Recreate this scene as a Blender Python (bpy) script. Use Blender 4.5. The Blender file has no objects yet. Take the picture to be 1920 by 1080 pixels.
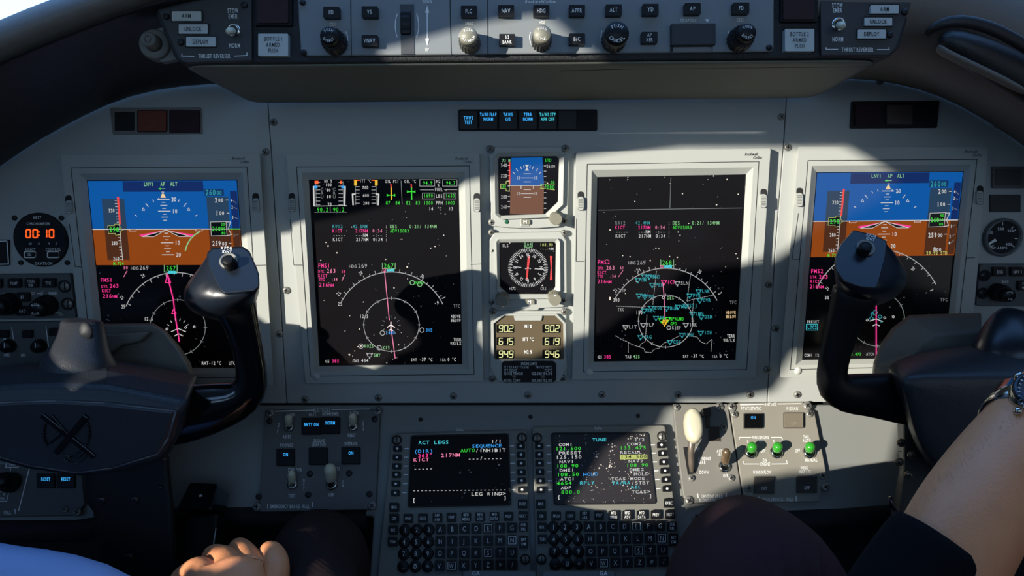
import bpy, bmesh, math, random
from mathutils import Vector, Matrix
from math import sin, cos, tan, radians, pi
random.seed(7)
SC = bpy.context.scene
COL = SC.collection
# ------------------------------------------------------------------ camera
F = 1478.0                      # focal length in pixels of the 1920 px wide frame
TH = radians(10.6); D = .83
CAM = Vector((0, -D*cos(TH), D*sin(TH)))
FW = Vector((0, cos(TH), -sin(TH))); UPV = Vector((0, sin(TH), cos(TH)))
cd = bpy.data.cameras.new('camera'); cam = bpy.data.objects.new('camera', cd); COL.objects.link(cam)
cam.location = CAM; cam.rotation_euler = (pi/2-TH, 0, 0)
cd.sensor_width = 36; cd.lens = F/1920*36; cd.clip_start = .02
SC.camera = cam
SC.view_settings.view_transform = 'Standard'; SC.view_settings.look = 'None'
SC.view_settings.gamma = 1; SC.view_settings.exposure = 0.0
# ------------------------------------------------------------------ sky and sun
SUND = Vector((1, 1, -.27)).normalized()
w = bpy.data.worlds.new('sky'); SC.world = w; w.use_nodes = True
nt = w.node_tree; nt.nodes.clear()
tc = nt.nodes.new('ShaderNodeTexCoord'); sp = nt.nodes.new('ShaderNodeSeparateXYZ')
rp = nt.nodes.new('ShaderNodeValToRGB'); bg = nt.nodes.new('ShaderNodeBackground'); ow = nt.nodes.new('ShaderNodeOutputWorld')
nt.links.new(tc.outputs['Generated'], sp.inputs[0]); nt.links.new(sp.outputs['Z'], rp.inputs[0])
nt.links.new(rp.outputs[0], bg.inputs[0]); nt.links.new(bg.outputs[0], ow.inputs[0])
el = rp.color_ramp.elements
el[0].position = 0; el[0].color = (.52, .74, 1.0, 1); el[1].position = .5; el[1].color = (.16, .38, .85, 1)
e_ = el.new(.14); e_.color = (.42, .66, 1.0, 1)
bg.inputs[1].default_value = 2.3
sd = bpy.data.lights.new('sun', 'SUN'); sun = bpy.data.objects.new('sun', sd); COL.objects.link(sun)
sd.energy = 7.5; sd.angle = radians(.45); sd.color = (1, .94, .84)
sun.location = (-3, -3, 1.2); sun.rotation_euler = SUND.to_track_quat('-Z', 'Y').to_euler()
# ------------------------------------------------------------------ geometry helpers
def ray(px, py): return Vector(((px-960)/F, 0, 0)) + UPV*((540-py)/F) + FW
class Plane:
    def __init__(s, o, n): s.o = Vector(o); s.n = Vector(n).normalized()
    def at(s, px, py, h=0):
        r = ray(px, py); return CAM + r*(((s.o + s.n*h - CAM).dot(s.n))/r.dot(s.n))
    def sc(s, px, py, h=0):
        r = ray(px, py); return ((s.o + s.n*h - CAM).dot(s.n))/r.dot(s.n)/F
def dp(px, py, d):
    r = ray(px, py); return CAM + r*((-d-CAM.y)/r.y)
def ds(d): return (-d-CAM.y)/F            # metres per pixel near depth d
MAIN = Plane((0, 0, 0), (0, -1, 0))
T2 = radians(32)
LOW = Plane(MAIN.at(960, 757), (0, -cos(T2), sin(T2)))
GY = .185
T3 = radians(8)
GLR = Plane(dp(960, 110, GY), (0, -cos(T3), sin(T3)))
def s2l(c): c /= 255; return c/12.92 if c <= .04045 else ((c+.055)/1.055)**2.4
MATS = {}
def mat(name, rgb, rough=.5, metal=0, bump=0, bscale=900, emit=0, spec=.5, mottle=0, coat=0, dust=0, sheen=0):
    if name in MATS: return MATS[name]
    m = bpy.data.materials.new(name); m.use_nodes = True; n = m.node_tree; b = n.nodes['Principled BSDF']
    c = tuple(s2l(v) for v in rgb) + (1,)
    b.inputs['Base Color'].default_value = c; b.inputs['Roughness'].default_value = rough
    b.inputs['Metallic'].default_value = metal; b.inputs['Specular IOR Level'].default_value = spec
    b.inputs['Coat Weight'].default_value = coat; b.inputs['Coat Roughness'].default_value = .08
    if sheen: b.inputs['Sheen Weight'].default_value = sheen
    if emit:
        b.inputs['Emission Color'].default_value = c; b.inputs['Emission Strength'].default_value = emit
        b.inputs['Base Color'].default_value = (.01, .01, .01, 1)
    g = n.nodes.new('ShaderNodeNewGeometry')
    if bump or mottle:
        t = n.nodes.new('ShaderNodeTexNoise'); t.inputs['Scale'].default_value = bscale; t.inputs['Detail'].default_value = 3
        n.links.new(g.outputs['Position'], t.inputs['Vector'])
    if bump:
        bp = n.nodes.new('ShaderNodeBump'); bp.inputs['Strength'].default_value = bump; bp.inputs['Distance'].default_value = .0006
        n.links.new(t.outputs[0], bp.inputs['Height']); n.links.new(bp.outputs[0], b.inputs['Normal'])
    if mottle:
        t2 = n.nodes.new('ShaderNodeTexNoise'); t2.inputs['Scale'].default_value = 60; t2.inputs['Detail'].default_value = 4
        n.links.new(g.outputs['Position'], t2.inputs['Vector'])
        mx = n.nodes.new('ShaderNodeMix'); mx.data_type = 'RGBA'; mx.blend_type = 'MULTIPLY'; mx.inputs[0].default_value = mottle
        mx.inputs[6].default_value = c; n.links.new(t2.outputs[0], mx.inputs[7]); n.links.new(mx.outputs[2], b.inputs['Base Color'])
    if dust:
        v = n.nodes.new('ShaderNodeTexVoronoi'); v.inputs['Scale'].default_value = 210 if dust < 2 else 400; v.inputs['Randomness'].default_value = 1
        n.links.new(g.outputs['Position'], v.inputs['Vector'])
        v2 = n.nodes.new('ShaderNodeTexNoise'); v2.inputs['Scale'].default_value = 95; n.links.new(g.outputs['Position'], v2.inputs['Vector'])
        r1 = n.nodes.new('ShaderNodeMapRange'); r1.inputs[1].default_value = .50 if dust < 2 else .40; r1.inputs[2].default_value = .72
        r1.inputs[3].default_value = 0; r1.inputs[4].default_value = .17*dust; n.links.new(v2.outputs[0], r1.inputs[0])
        lt = n.nodes.new('ShaderNodeMath'); lt.operation = 'LESS_THAN'
        n.links.new(v.outputs['Distance'], lt.inputs[0]); n.links.new(r1.outputs[0], lt.inputs[1])
        mx = n.nodes.new('ShaderNodeMix'); mx.data_type = 'RGBA'; n.links.new(lt.outputs[0], mx.inputs[0])
        mx.inputs[6].default_value = c; mx.inputs[7].default_value = (.55, .5, .45, 1)
        n.links.new(mx.outputs[2], b.inputs['Base Color'])
    MATS[name] = m; return m
def emi(name, rgb, k=1.0): return mat('glow_'+name, rgb, .5, emit=k, spec=.2)
# glyphs taken from the built-in font
GL = {}
def glyph(c, wt):
    k = (c, wt)
    if k in GL: return GL[k]
    def mk(s):
        cu = bpy.data.curves.new('g', 'FONT'); cu.body = s; cu.resolution_u = 2; cu.offset = wt
        o = bpy.data.objects.new('g', cu); me = bpy.data.meshes.new_from_object(o)
        vs = [(v.co.x, v.co.y) for v in me.vertices]; fs = [tuple(p.vertices) for p in me.polygons]
        bpy.data.objects.remove(o); bpy.data.curves.remove(cu); bpy.data.meshes.remove(me); return vs, fs
    if c == ' ': r = ([], [], .3, 0, 0)
    else:
        vs, fs = mk(c); x0 = min(x for x, y in vs); x1 = max(x for x, y in vs)
        if c in 'W\u00d8': vs = [(x0+(x-x0)*.8, y) for x, y in vs]; x1 = x0+(x1-x0)*.8
        r = (vs, fs, x1+.09-min(x0-.05, 0), x0, x1)
    GL[k] = r; return r
CAPH = max(y for x, y in glyph('H', 0)[0])
SEG7 = {'0': 'abcdef', '1': 'bc', '2': 'abged', '3': 'abgcd', '4': 'fgbc', '5': 'afgcd', '6': 'afgedc', '7': 'abc', '8': 'abcdefg', '9': 'abcdfg'}
class MB:
    def __init__(s): s.v = []; s.f = []; s.mi = []; s.mats = []; s.sm = []
    def M(s, m):
        if m not in s.mats: s.mats.append(m)
        return s.mats.index(m)
    def add(s, vs, fs, m, smooth=False):
        o = len(s.v); s.v += [Vector(v) for v in vs]; i = s.M(m)
        for f in fs: s.f.append(tuple(o+k for k in f)); s.mi.append(i); s.sm.append(smooth)
    def poly(s, pl, pts, h, m): s.add([pl.at(x, y, h) for x, y in pts], [tuple(range(len(pts)))], m)
    def prism(s, pl, pts, h0, h1, m, mf=None):
        a = [pl.at(x, y, h1) for x, y in pts]; b = [p - pl.n*(h1-h0) for p in a]; n = len(pts)
        s.add(a+b, [tuple(range(n, 2*n))[::-1]] + [(i, (i+1) % n, n+(i+1) % n, n+i) for i in range(n)], m)
        s.add(a, [tuple(range(n))], mf or m)
    def loops(s, pl, lps, m, cap0=False, cap1=False, smooth=False):
        rg = []
        for pts, h in lps: rg.append([pl.at(x, y, h) for x, y in pts])
        s.rings(rg, m, cap0, cap1, smooth)
    def rings(s, rg, m, cap0=True, cap1=True, smooth=True):
        n = len(rg[0]); vs = [p for r in rg for p in r]; fs = []
        for k in range(len(rg)-1):
            for i in range(n): fs.append((k*n+i, k*n+(i+1) % n, (k+1)*n+(i+1) % n, (k+1)*n+i))
        if cap0: fs.append(tuple(range(n))[::-1])
        if cap1: fs.append(tuple(range((len(rg)-1)*n, len(rg)*n)))
        s.add(vs, fs, m, smooth)
    def lathe(s, pl, cx, cy, prof, m, seg=28, ax=None, flute=0, href=None, mtop=None):
        """prof: (radius px, height m); cx,cy is where the front end shows"""
        hf = prof[-1][1] if href is None else href
        ax = ax or pl.n; c = pl.at(cx, cy, hf); k = (c-CAM).dot(FW)/F; c = c - ax*hf
        e1 = ax.orthogonal().normalized(); e2 = ax.cross(e1); rg = []
        for r, h in prof:
            q = []
            for i in range(seg):
                a = 2*pi*i/seg; rr = r*k*(1 - (flute if i % 2 else 0))
                q.append(c + ax*h + (e1*cos(a)+e2*sin(a))*rr)
            rg.append(q)
        s.rings(rg, m, True, mtop is None, smooth=not flute)
        if mtop: s.add(rg[-1], [tuple(range(seg))], mtop)
    def line(s, pl, pts, wd, h, m, closed=False):
        if closed: pts = list(pts)+[pts[0]]
        for (x0, y0), (x1, y1) in zip(pts[:-1], pts[1:]):
            dx, dy = x1-x0, y1-y0; L = math.hypot(dx, dy) or 1; nx, ny = -dy/L*wd/2, dx/L*wd/2; ex, ey = dx/L*wd*.3, dy/L*wd*.3
            s.poly(pl, [(x0-ex+nx, y0-ey+ny), (x1+ex+nx, y1+ey+ny), (x1+ex-nx, y1+ey-ny), (x0-ex-nx, y0-ey-ny)], h, m)
    def text(s, pl, t, x0, y, hp, m, h, x1=None, al='c', mono=False, wt=0, sk=0, wd=1, dy=0, rot=0, vert=0):
        k = hp/CAPH; gs = [glyph(c, wt) for c in t]
        if mono:
            adv = [.62]*len(t)
        else: adv = [g[2] for g in gs]
        tot = sum(adv)
        if x1 is None:
            sx = k*wd; W_ = tot*sx
            x0 = x0 - (W_/2 if al == 'c' else W_ if al == 'r' else 0)
        else: sx = (x1-x0)/tot; W_ = x1-x0
        mx = x0+W_/2; cx = 0; cr, sr = cos(rot), sin(rot); vs = []; fs = []
        for g, a in zip(gs, adv):
            off = cx*sx + ((a - (g[3]+g[4]))/2*sx if mono else 0)
            o = len(vs); q_ = min(1, .52/max(g[4]-g[3], .01)) if mono else 1; gm = (g[3]+g[4])/2
            for gx, gy in g[0]:
                if q_ < 1: gx = gm + (gx-gm)*q_
                X = off + gx*sx + gy*k*sk - W_/2; Y = -(gy*k - hp/2) + dy*(off+gx*sx)/max(W_, 1)
                vs.append(pl.at(mx + X*cr - Y*sr, y + X*sr + Y*cr, h))
            fs += [tuple(o+i for i in f) for f in g[1]]; cx += a
        s.add(vs, fs, m)
    def seg7(s, pl, t, x0, y, wd, hp, adv, m, h, lw=2.2, slant=.08):
        for c in t:
            if c in '.:':
                for yy in ([hp/2-1] if c == '.' else [-hp*.2, hp*.2]): s.poly(pl, [(x0-lw/2-2, y+yy-lw/2), (x0+lw/2-2, y+yy-lw/2), (x0+lw/2-2, y+yy+lw/2), (x0-lw/2-2, y+yy+lw/2)], h, m)
                if c == ':': x0 += adv*.35
                continue
            q = hp/2; P = {'a': ((0, -q), (wd, -q)), 'b': ((wd, -q), (wd, 0)), 'c': ((wd, 0), (wd, q)), 'd': ((0, q), (wd, q)), 'e': ((0, 0), (0, q)), 'f': ((0, -q), (0, 0)), 'g': ((0, 0), (wd, 0))}
            for g in SEG7.get(c, ''):
                (ax, ay), (bx, by) = P[g]; L = math.hypot(bx-ax, by-ay); ux, uy = (bx-ax)/L*lw*.45, (by-ay)/L*lw*.45
                s.line(pl, [(x0+ax+ux-slant*ay, y+ay+uy), (x0+bx-ux-slant*by, y+by-uy)], lw, h, m)
            x0 += adv
    def sweep(s, pts, m, seg=16, cap=True, side=(0, 1, 0)):
        """pts: (Vector, ra, rb) ra across, rb along 'side'"""
        rg = []; n = len(pts)
        for i, (p, ra, rb) in enumerate(pts):
            t = (pts[min(i+1, n-1)][0] - pts[max(i-1, 0)][0]).normalized()
            sd_ = Vector(side); e2 = (sd_ - t*sd_.dot(t)).normalized(); e1 = t.cross(e2)
            rg.append([p + e1*cos(2*pi*k/seg)*ra + e2*sin(2*pi*k/seg)*rb for k in range(seg)])
        s.rings(rg, m, cap, cap)
    def build(s, name, parent=None, bevel=0, sub=0, solid=0, seg=2, smooth=None, recalc=True, ang=35):
        me = bpy.data.meshes.new(name)
        me.from_pydata([tuple(v) for v in s.v], [], s.f); me.validate(clean_customdata=False)
        for m in s.mats: me.materials.append(m)
        if len(me.polygons) == len(s.mi):
            me.polygons.foreach_set('material_index', s.mi); me.polygons.foreach_set('use_smooth', s.sm)
        bm = bmesh.new(); bm.from_mesh(me)
        bmesh.ops.remove_doubles(bm, verts=bm.verts, dist=1e-6)
        if recalc: bmesh.ops.recalc_face_normals(bm, faces=bm.faces)
        bm.to_mesh(me); bm.free()
        o = bpy.data.objects.new(name, me); COL.objects.link(o)
        if parent:
            o.parent = parent; o.matrix_parent_inverse = Matrix.Translation(-PLOC[parent.name])
            PLOC[o.name] = PLOC[parent.name]
            o.matrix_parent_inverse = Matrix.Translation(-Vector(parent.location)) if parent.type == 'EMPTY' else Matrix.Identity(4)
        else: PLOC[o.name] = Vector((0, 0, 0))
        if bevel:
            b = o.modifiers.new('b', 'BEVEL'); b.width = bevel; b.segments = seg; b.limit_method = 'ANGLE'; b.angle_limit = radians(ang)
            b.harden_normals = False
        if solid: b = o.modifiers.new('s', 'SOLIDIFY'); b.thickness = solid; b.offset = -1
        if sub: b = o.modifiers.new('u', 'SUBSURF'); b.levels = sub; b.render_levels = sub
        return o
PLOC = {}
def thing(name, label, cat, at, group=None):
    o = bpy.data.objects.new(name, None); COL.objects.link(o); o.location = at; o.empty_display_size = .02
    o['label'] = label; o['category'] = cat
    if group: o['group'] = group
    PLOC[o.name] = Vector(at); return o
def tag(o, label, cat, group=None):
    o['label'] = label; o['category'] = cat
    if group: o['group'] = group
    return o
def struct(o): o['kind'] = 'structure'; return o
def rr(x0, y0, x1, y1, r=3, n=3): return rq([(x0, y0), (x1, y0), (x1, y1), (x0, y1)], r, n)
def rq(p, r=3, n=3):
    out = []; k = len(p)
    for i in range(k):
        a, b, c = p[i-1], p[i], p[(i+1) % k]
        def un(u, v): L = math.hypot(v[0]-u[0], v[1]-u[1]) or 1; return ((v[0]-u[0])/L, (v[1]-u[1])/L)
        u1 = un(b, a); u2 = un(b, c); s0 = (b[0]+u1[0]*r, b[1]+u1[1]*r); e0 = (b[0]+u2[0]*r, b[1]+u2[1]*r)
        for j in range(n+1):
            t = j/n; out.append(((1-t)**2*s0[0]+2*t*(1-t)*b[0]+t*t*e0[0], (1-t)**2*s0[1]+2*t*(1-t)*b[1]+t*t*e0[1]))
    return out
def arc(cx, cy, r, a0, a1, n=24, ry=None):
    ry = ry or r; return [(cx+r*sin(radians(a0+(a1-a0)*i/n)), cy-ry*cos(radians(a0+(a1-a0)*i/n))) for i in range(n+1)]
def ctr(p): return (sum(x for x, y in p)/len(p), sum(y for x, y in p)/len(p))
def lerpq(q, u, v):      # point in a quad TL TR BR BL
    a = (q[0][0]+(q[1][0]-q[0][0])*u, q[0][1]+(q[1][1]-q[0][1])*u); b = (q[3][0]+(q[2][0]-q[3][0])*u, q[3][1]+(q[2][1]-q[3][1])*u)
    return (a[0]+(b[0]-a[0])*v, a[1]+(b[1]-a[1])*v)
# ------------------------------------------------------------------ materials
PANEL = mat('panel_grey_paint', (168, 171, 166), .45, bump=.12, bscale=1600)
BEZEL = mat('bezel_grey_paint', (172, 175, 168), .42, bump=.06, bscale=1600)
TAUPE = mat('taupe_panel_paint', (122, 120, 112), .5, bump=.12, bscale=1400)
CDUG = mat('keyboard_unit_paint', (120, 119, 110), .5, bump=.15, bscale=1400)
GUIDE = mat('guidance_panel_paint', (124, 129, 130), .4, bump=.06, bscale=1600)
UNDER = mat('hood_underside_paint', (120, 120, 108), .6, bump=.1)
BLACK = mat('black_plastic', (18, 18, 20), .45, spec=.3)
MATTE = mat('matte_black', (16, 16, 18), .75)
CRINK = mat('black_crinkle_paint', (34, 34, 36), .6, bump=1, bscale=700)
PAD = mat('black_padding', (26, 25, 26), .5, bump=.5, bscale=500)
PADG = mat('charcoal_padding', (112, 104, 96), .6, bump=.5, bscale=500)
GLOSS = mat('gloss_black', (10, 10, 11), .14, coat=.6)
YOKE = mat('yoke_plastic', (44, 47, 51), .42, bump=.35, bscale=900)
YCAP = mat('yoke_cap_plastic', (24, 30, 38), .3)
SHRD = mat('shroud_grey', (110, 108, 100), .55, bump=.15)
KNOBG = mat('knob_grey', (130, 128, 112), .45)
KNOBD = mat('knob_dark_grey', (66, 64, 58), .45)
STEEL = mat('screw_steel', (140, 139, 132), .38, metal=.35)
SDARK = mat('screw_dark', (60, 60, 60), .4, metal=.6)
CHROME = mat('chrome', (200, 198, 190), .15, metal=1)
WHITE = mat('white_print', (232, 232, 226), .5)
INK = mat('dark_print', (18, 18, 18), .6)
LGREY = mat('legend_plate_white', (186, 190, 184), .4)
CREAM = mat('cream_plastic', (205, 200, 172), .35)
GLASS = mat('display_glass', (20, 19, 21), .14, dust=1.2)
GLASSR = mat('display_glass_sun_haze', (34, 31, 34), .5, dust=2.2)  # paler base colour imitates sun haze on the glass; dust is denser too
DGAP = mat('dark_groove', (30, 31, 32), .8)
GREEN = mat('green_toggle', (50, 150, 42), .25, coat=.4)
LAMPD = mat('unlit_lamp', (52, 32, 36), .6, spec=.2); LAMPR = mat('unlit_amber_lamp', (120, 62, 46), .6, spec=.2)
BROWN = mat('brown_face', (92, 80, 58), .5)
cW = emi('white', (206, 206, 204)); cG = emi('green', (60, 215, 60)); cC = emi('cyan', (70, 200, 215)); cM = emi('magenta', (250, 60, 150))
cSKY = emi('sky', (8, 84, 160)); cGND = emi('ground', (140, 66, 10)); cR = emi('red', (235, 70, 70)); cY = emi('amber', (240, 190, 50))
cB = emi('blue', (60, 160, 240)); cT = emi('tape', (38, 62, 88)); cTG = emi('tape_brown', (74, 40, 20)); cK = mat('glow_off', (5, 5, 6), .3)
cHD = emi('header', (14, 40, 95)); cBX = emi('box_blue', (15, 55, 100)); cLG = emi('pale_green', (140, 200, 140)); cO = emi('orange', (255, 92, 30), 1.3)
cRG = emi('range_grey', (165, 165, 165)); cRH = emi('legend_blue', (60, 170, 245), 1.2); cYL = emi('lime', (190, 200, 110))
cDM = emi('dim_white', (120, 125, 125)); cSEG = emi('segment', (235, 235, 165)); cPK = emi('pink', (240, 130, 170)); cCD = emi('cyan_dim', (50, 150, 160))
# ------------------------------------------------------------------ shared small parts
def screw(pl, cx, cy, r=7, h=0, parent=None, m=None, hex_=False, name='screw'):
    b = MB(); m = m or STEEL
    b.lathe(pl, cx, cy, [(r, h-.0005), (r, h+.001), (r*.72, h+.0024), (r*.3, h+.0026)], m, 14)
    a = random.random()*1.5
    for q in (a, a+pi/2):
        dx, dy = cos(q)*r*.5, sin(q)*r*.5
        b.line(pl, [(cx-dx, cy-dy), (cx+dx, cy+dy)], r*.26, h+.0029, MATTE)
    return b.build(name, parent)
def dzus(pl, cx, cy, r, h, parent, m=None):
    b = MB(); b.lathe(pl, cx, cy, [(r, h-.0005), (r, h+.0012), (r*.84, h+.0016), (r*.8, h+.0006)], MATTE, 20)
    b.lathe(pl, cx, cy, [(r*.72, h), (r*.7, h+.0016)], m or SDARK, 18)
    b.line(pl, [(cx, cy-r*.6), (cx+.5, cy+r*.6)], r*.22, h+.0019, MATTE); return b.build('fastener', parent)
def button(pl, x0, y0, x1, y1, h0, h1, parent, txt=(), m=None, mt=None, hp=6, name='button', r=2, frame=None, wt=.01, dy=0, shade=None):
    b = MB(); m = m or BLACK
    if frame: b.prism(pl, rr(x0-2, y0-2, x1+2, y1+2, r+1), h0, h0+(h1-h0)*.4, frame)
    b.prism(pl, rr(x0, y0, x1, y1, r), h0, h1, m, shade)
    n = len(txt); cy = (y0+y1)/2 + dy
    for i, t in enumerate(txt):
        wd = min(.64, (x1-x0-3)/(max(len(t), 1)*hp*.95))
        b.text(pl, t, (x0+x1)/2, cy+(i-(n-1)/2)*hp*1.45, hp, mt or WHITE, h1+.0003, wd=wd, wt=wt)
    return b.build(name, parent)
def toggle(pl, bx, by, tx_, ty, parent, rt=8, rb=10, tip=None, L=.022, stem=None, h0=.001):
    o = MB(); o.lathe(pl, bx, by, [(rb*1.15, h0), (rb*1.15, h0+.002), (rb*.95, h0+.0035), (rb*.7, h0+.004), (rb*.62, h0+.001)], CHROME, 6 if rb < 8 else 18)
    base = pl.at(bx, by, h0+.002)
    # tip lies on the view ray of (tx, ty) at distance L from the panel
    end = pl.at(tx_, ty, L); ax = (end-base); k = (end-CAM).dot(FW)/F; Lr = ax.length; ax.normalize()
    t = MB(); e1 = ax.orthogonal().normalized(); e2 = ax.cross(e1)
    def rg(prof, m):
        t.rings([[base+ax*h+(e1*cos(2*pi*i/18)+e2*sin(2*pi*i/18))*r*k for i in range(18)] for r, h in prof], m)
    rg([(rt*.5, 0), (rt*.55, Lr*.45)], stem or CHROME)
    rg([(rt*.7, Lr*.30), (rt*.95, Lr*.42), (rt, Lr*.75), (rt*.96, Lr*.98), (rt*.75, Lr*1.1), (rt*.35, Lr*1.17)], tip or CREAM)
    s_ = o.build('toggle_switch', parent); t.build('toggle_tip', s_); return s_
def label(parent, pl, items, h, name='lettering', m=None):
    b = MB()
    for it in items:
        t, x, y, hp = it[:4]; kw = dict(it[4]) if len(it) > 4 else {}
        kw.setdefault('wd', .55); kw.setdefault('wt', .02); mm = kw.pop('m', m or WHITE)
        if 'seg' in kw: b.line(pl, kw['seg'], kw.get('lw', 1.2), h, mm); continue
        b.text(pl, t, x, y, hp, mm, h, **kw)
    return b.build(name, parent, recalc=False)
def seg(pts, lw=1.3, m=None):
    d = {'seg': pts, 'lw': lw}
    if m: d['m'] = m
    return ('', 0, 0, 0, d)
exec_parts = []
# ------------------------------------------------------------------ instrument panel (three sections)
def panel_section(pts, label_, screws, lines=()):
    t = thing('instrument_panel', label_, 'instrument panel', MAIN.at(*ctr(pts)))
    b = MB(); b.prism(MAIN, pts, -.004, 0, PANEL); b.build('panel_plate', t, bevel=.0006)
    for x, y in screws: screw(MAIN, x, y, 7, 0, t)
    return t
panel_section([(-330, 40), (500, 40), (501, 190), (508, 290), (537, 756), (-330, 762)],
    'grey left instrument panel section around the left blue and brown flight display', 
    [(512, 229), (497, 285), (536, 545), (523, 627), (110, 409), (113, 492), (26, 409), (37, 492)][1:4])
panel_section([(501.5, 40), (1475, 40), (1474, 185), (1468, 280), (1452, 480), (1438, 755), (538.5, 756), (509.5, 290), (502.5, 190)],
    'wide grey centre instrument panel section carrying the two map displays', 
    [(512, 229), (1466, 219), (571, 750), (709, 747), (850, 744), (990, 742), (1129, 741), (1272, 741), (1407, 741), (1443, 534), (1455, 617)])
panel_section([(1476.5, 40), (2260, 40), (2260, 752), (1439.5, 754), (1453.5, 480), (1469.5, 280), (1475.5, 185)],
    'grey right instrument panel section around the right blue and brown flight display', 
    [(1478, 276), (1872, 234), (1440, 694), (1496, 741), (1652, 152)])
# ------------------------------------------------------------------ large flight displays
def display(label_, outer, inner, scr, logo, latches, strips, sensor, logom=None):
    t = thing('flight_display', label_, 'display', MAIN.at(*ctr(outer)), 'large flight displays')
    HB = .013
    b = MB(); o = rq(outer, 3, 2); i = rq(inner, .5, 2); s = rq(scr, .5, 2); i2 = [(x+(sx-x)*.45, y+(sy-y)*.45) for (x, y), (sx, sy) in zip(i, s)]
    b.loops(MAIN, [(o, 0), (o, HB), (i, HB), (i2, HB), (s, HB-.006), (s, HB-.009)], BEZEL)
    b.build('bezel', t, bevel=.0007, ang=25)
    g = MB()
    g.line(MAIN, i, 1.3, HB+.0002, DGAP, True)
    for q in strips: g.line(MAIN, q, 1.2, HB+.0002, DGAP)
    g.build('groove', t, recalc=False)
    sc_ = MB(); sc_.poly(MAIN, scr, HB-.0075, GLASS); so = sc_.build('screen', t)
    for x, y in latches:
        l = MB(); l.prism(MAIN, rr(x-6, y-18, x+6, y+18, 6, 4), HB, HB+.0006, DGAP)
        l.prism(MAIN, rr(x-5.5, y-8, x+5.5, y+17, 5, 4), HB, HB+.004, KNOBG if 0 else BEZEL)
        for k in range(6): l.line(MAIN, [(x-4, y-3+k*3), (x+4, y-3+k*3)], .9, HB+.0043, DGAP)
        l.build('latch', t)
    if sensor:
        l = MB(); l.lathe(MAIN, *sensor, [(7.2, HB), (7.2, HB+.0004), (6, HB+.0006), (5.6, HB+.0012)], mat('sensor_grey', (200, 200, 192), .4), 20); l.build('light_sensor', t)
    b = MB(); lx, ly = logo
    b.text(MAIN, 'Rockwell', lx-7, ly-3, 5, INK, HB+.0003, sk=.35, wt=.02, wd=.7); b.text(MAIN, 'Collins', lx+5, ly+3.5, 5, INK, HB+.0003, sk=.35, wt=.02, wd=.7)
    b.build('maker_logo', t, recalc=False)
    return t, so, HB-.0075
Q_PFD1 = [(163, 338), (445, 337), (469, 690), (199, 690)]
Q_MFD1 = [(579, 337), (860, 335), (867, 683), (599, 686)]
Q_MFD2 = [(1120, 332), (1399, 327), (1379, 675), (1113, 678)]
Q_PFD2 = [(1531, 323), (1807, 321), (1770, 670), (1504, 675)]
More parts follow.
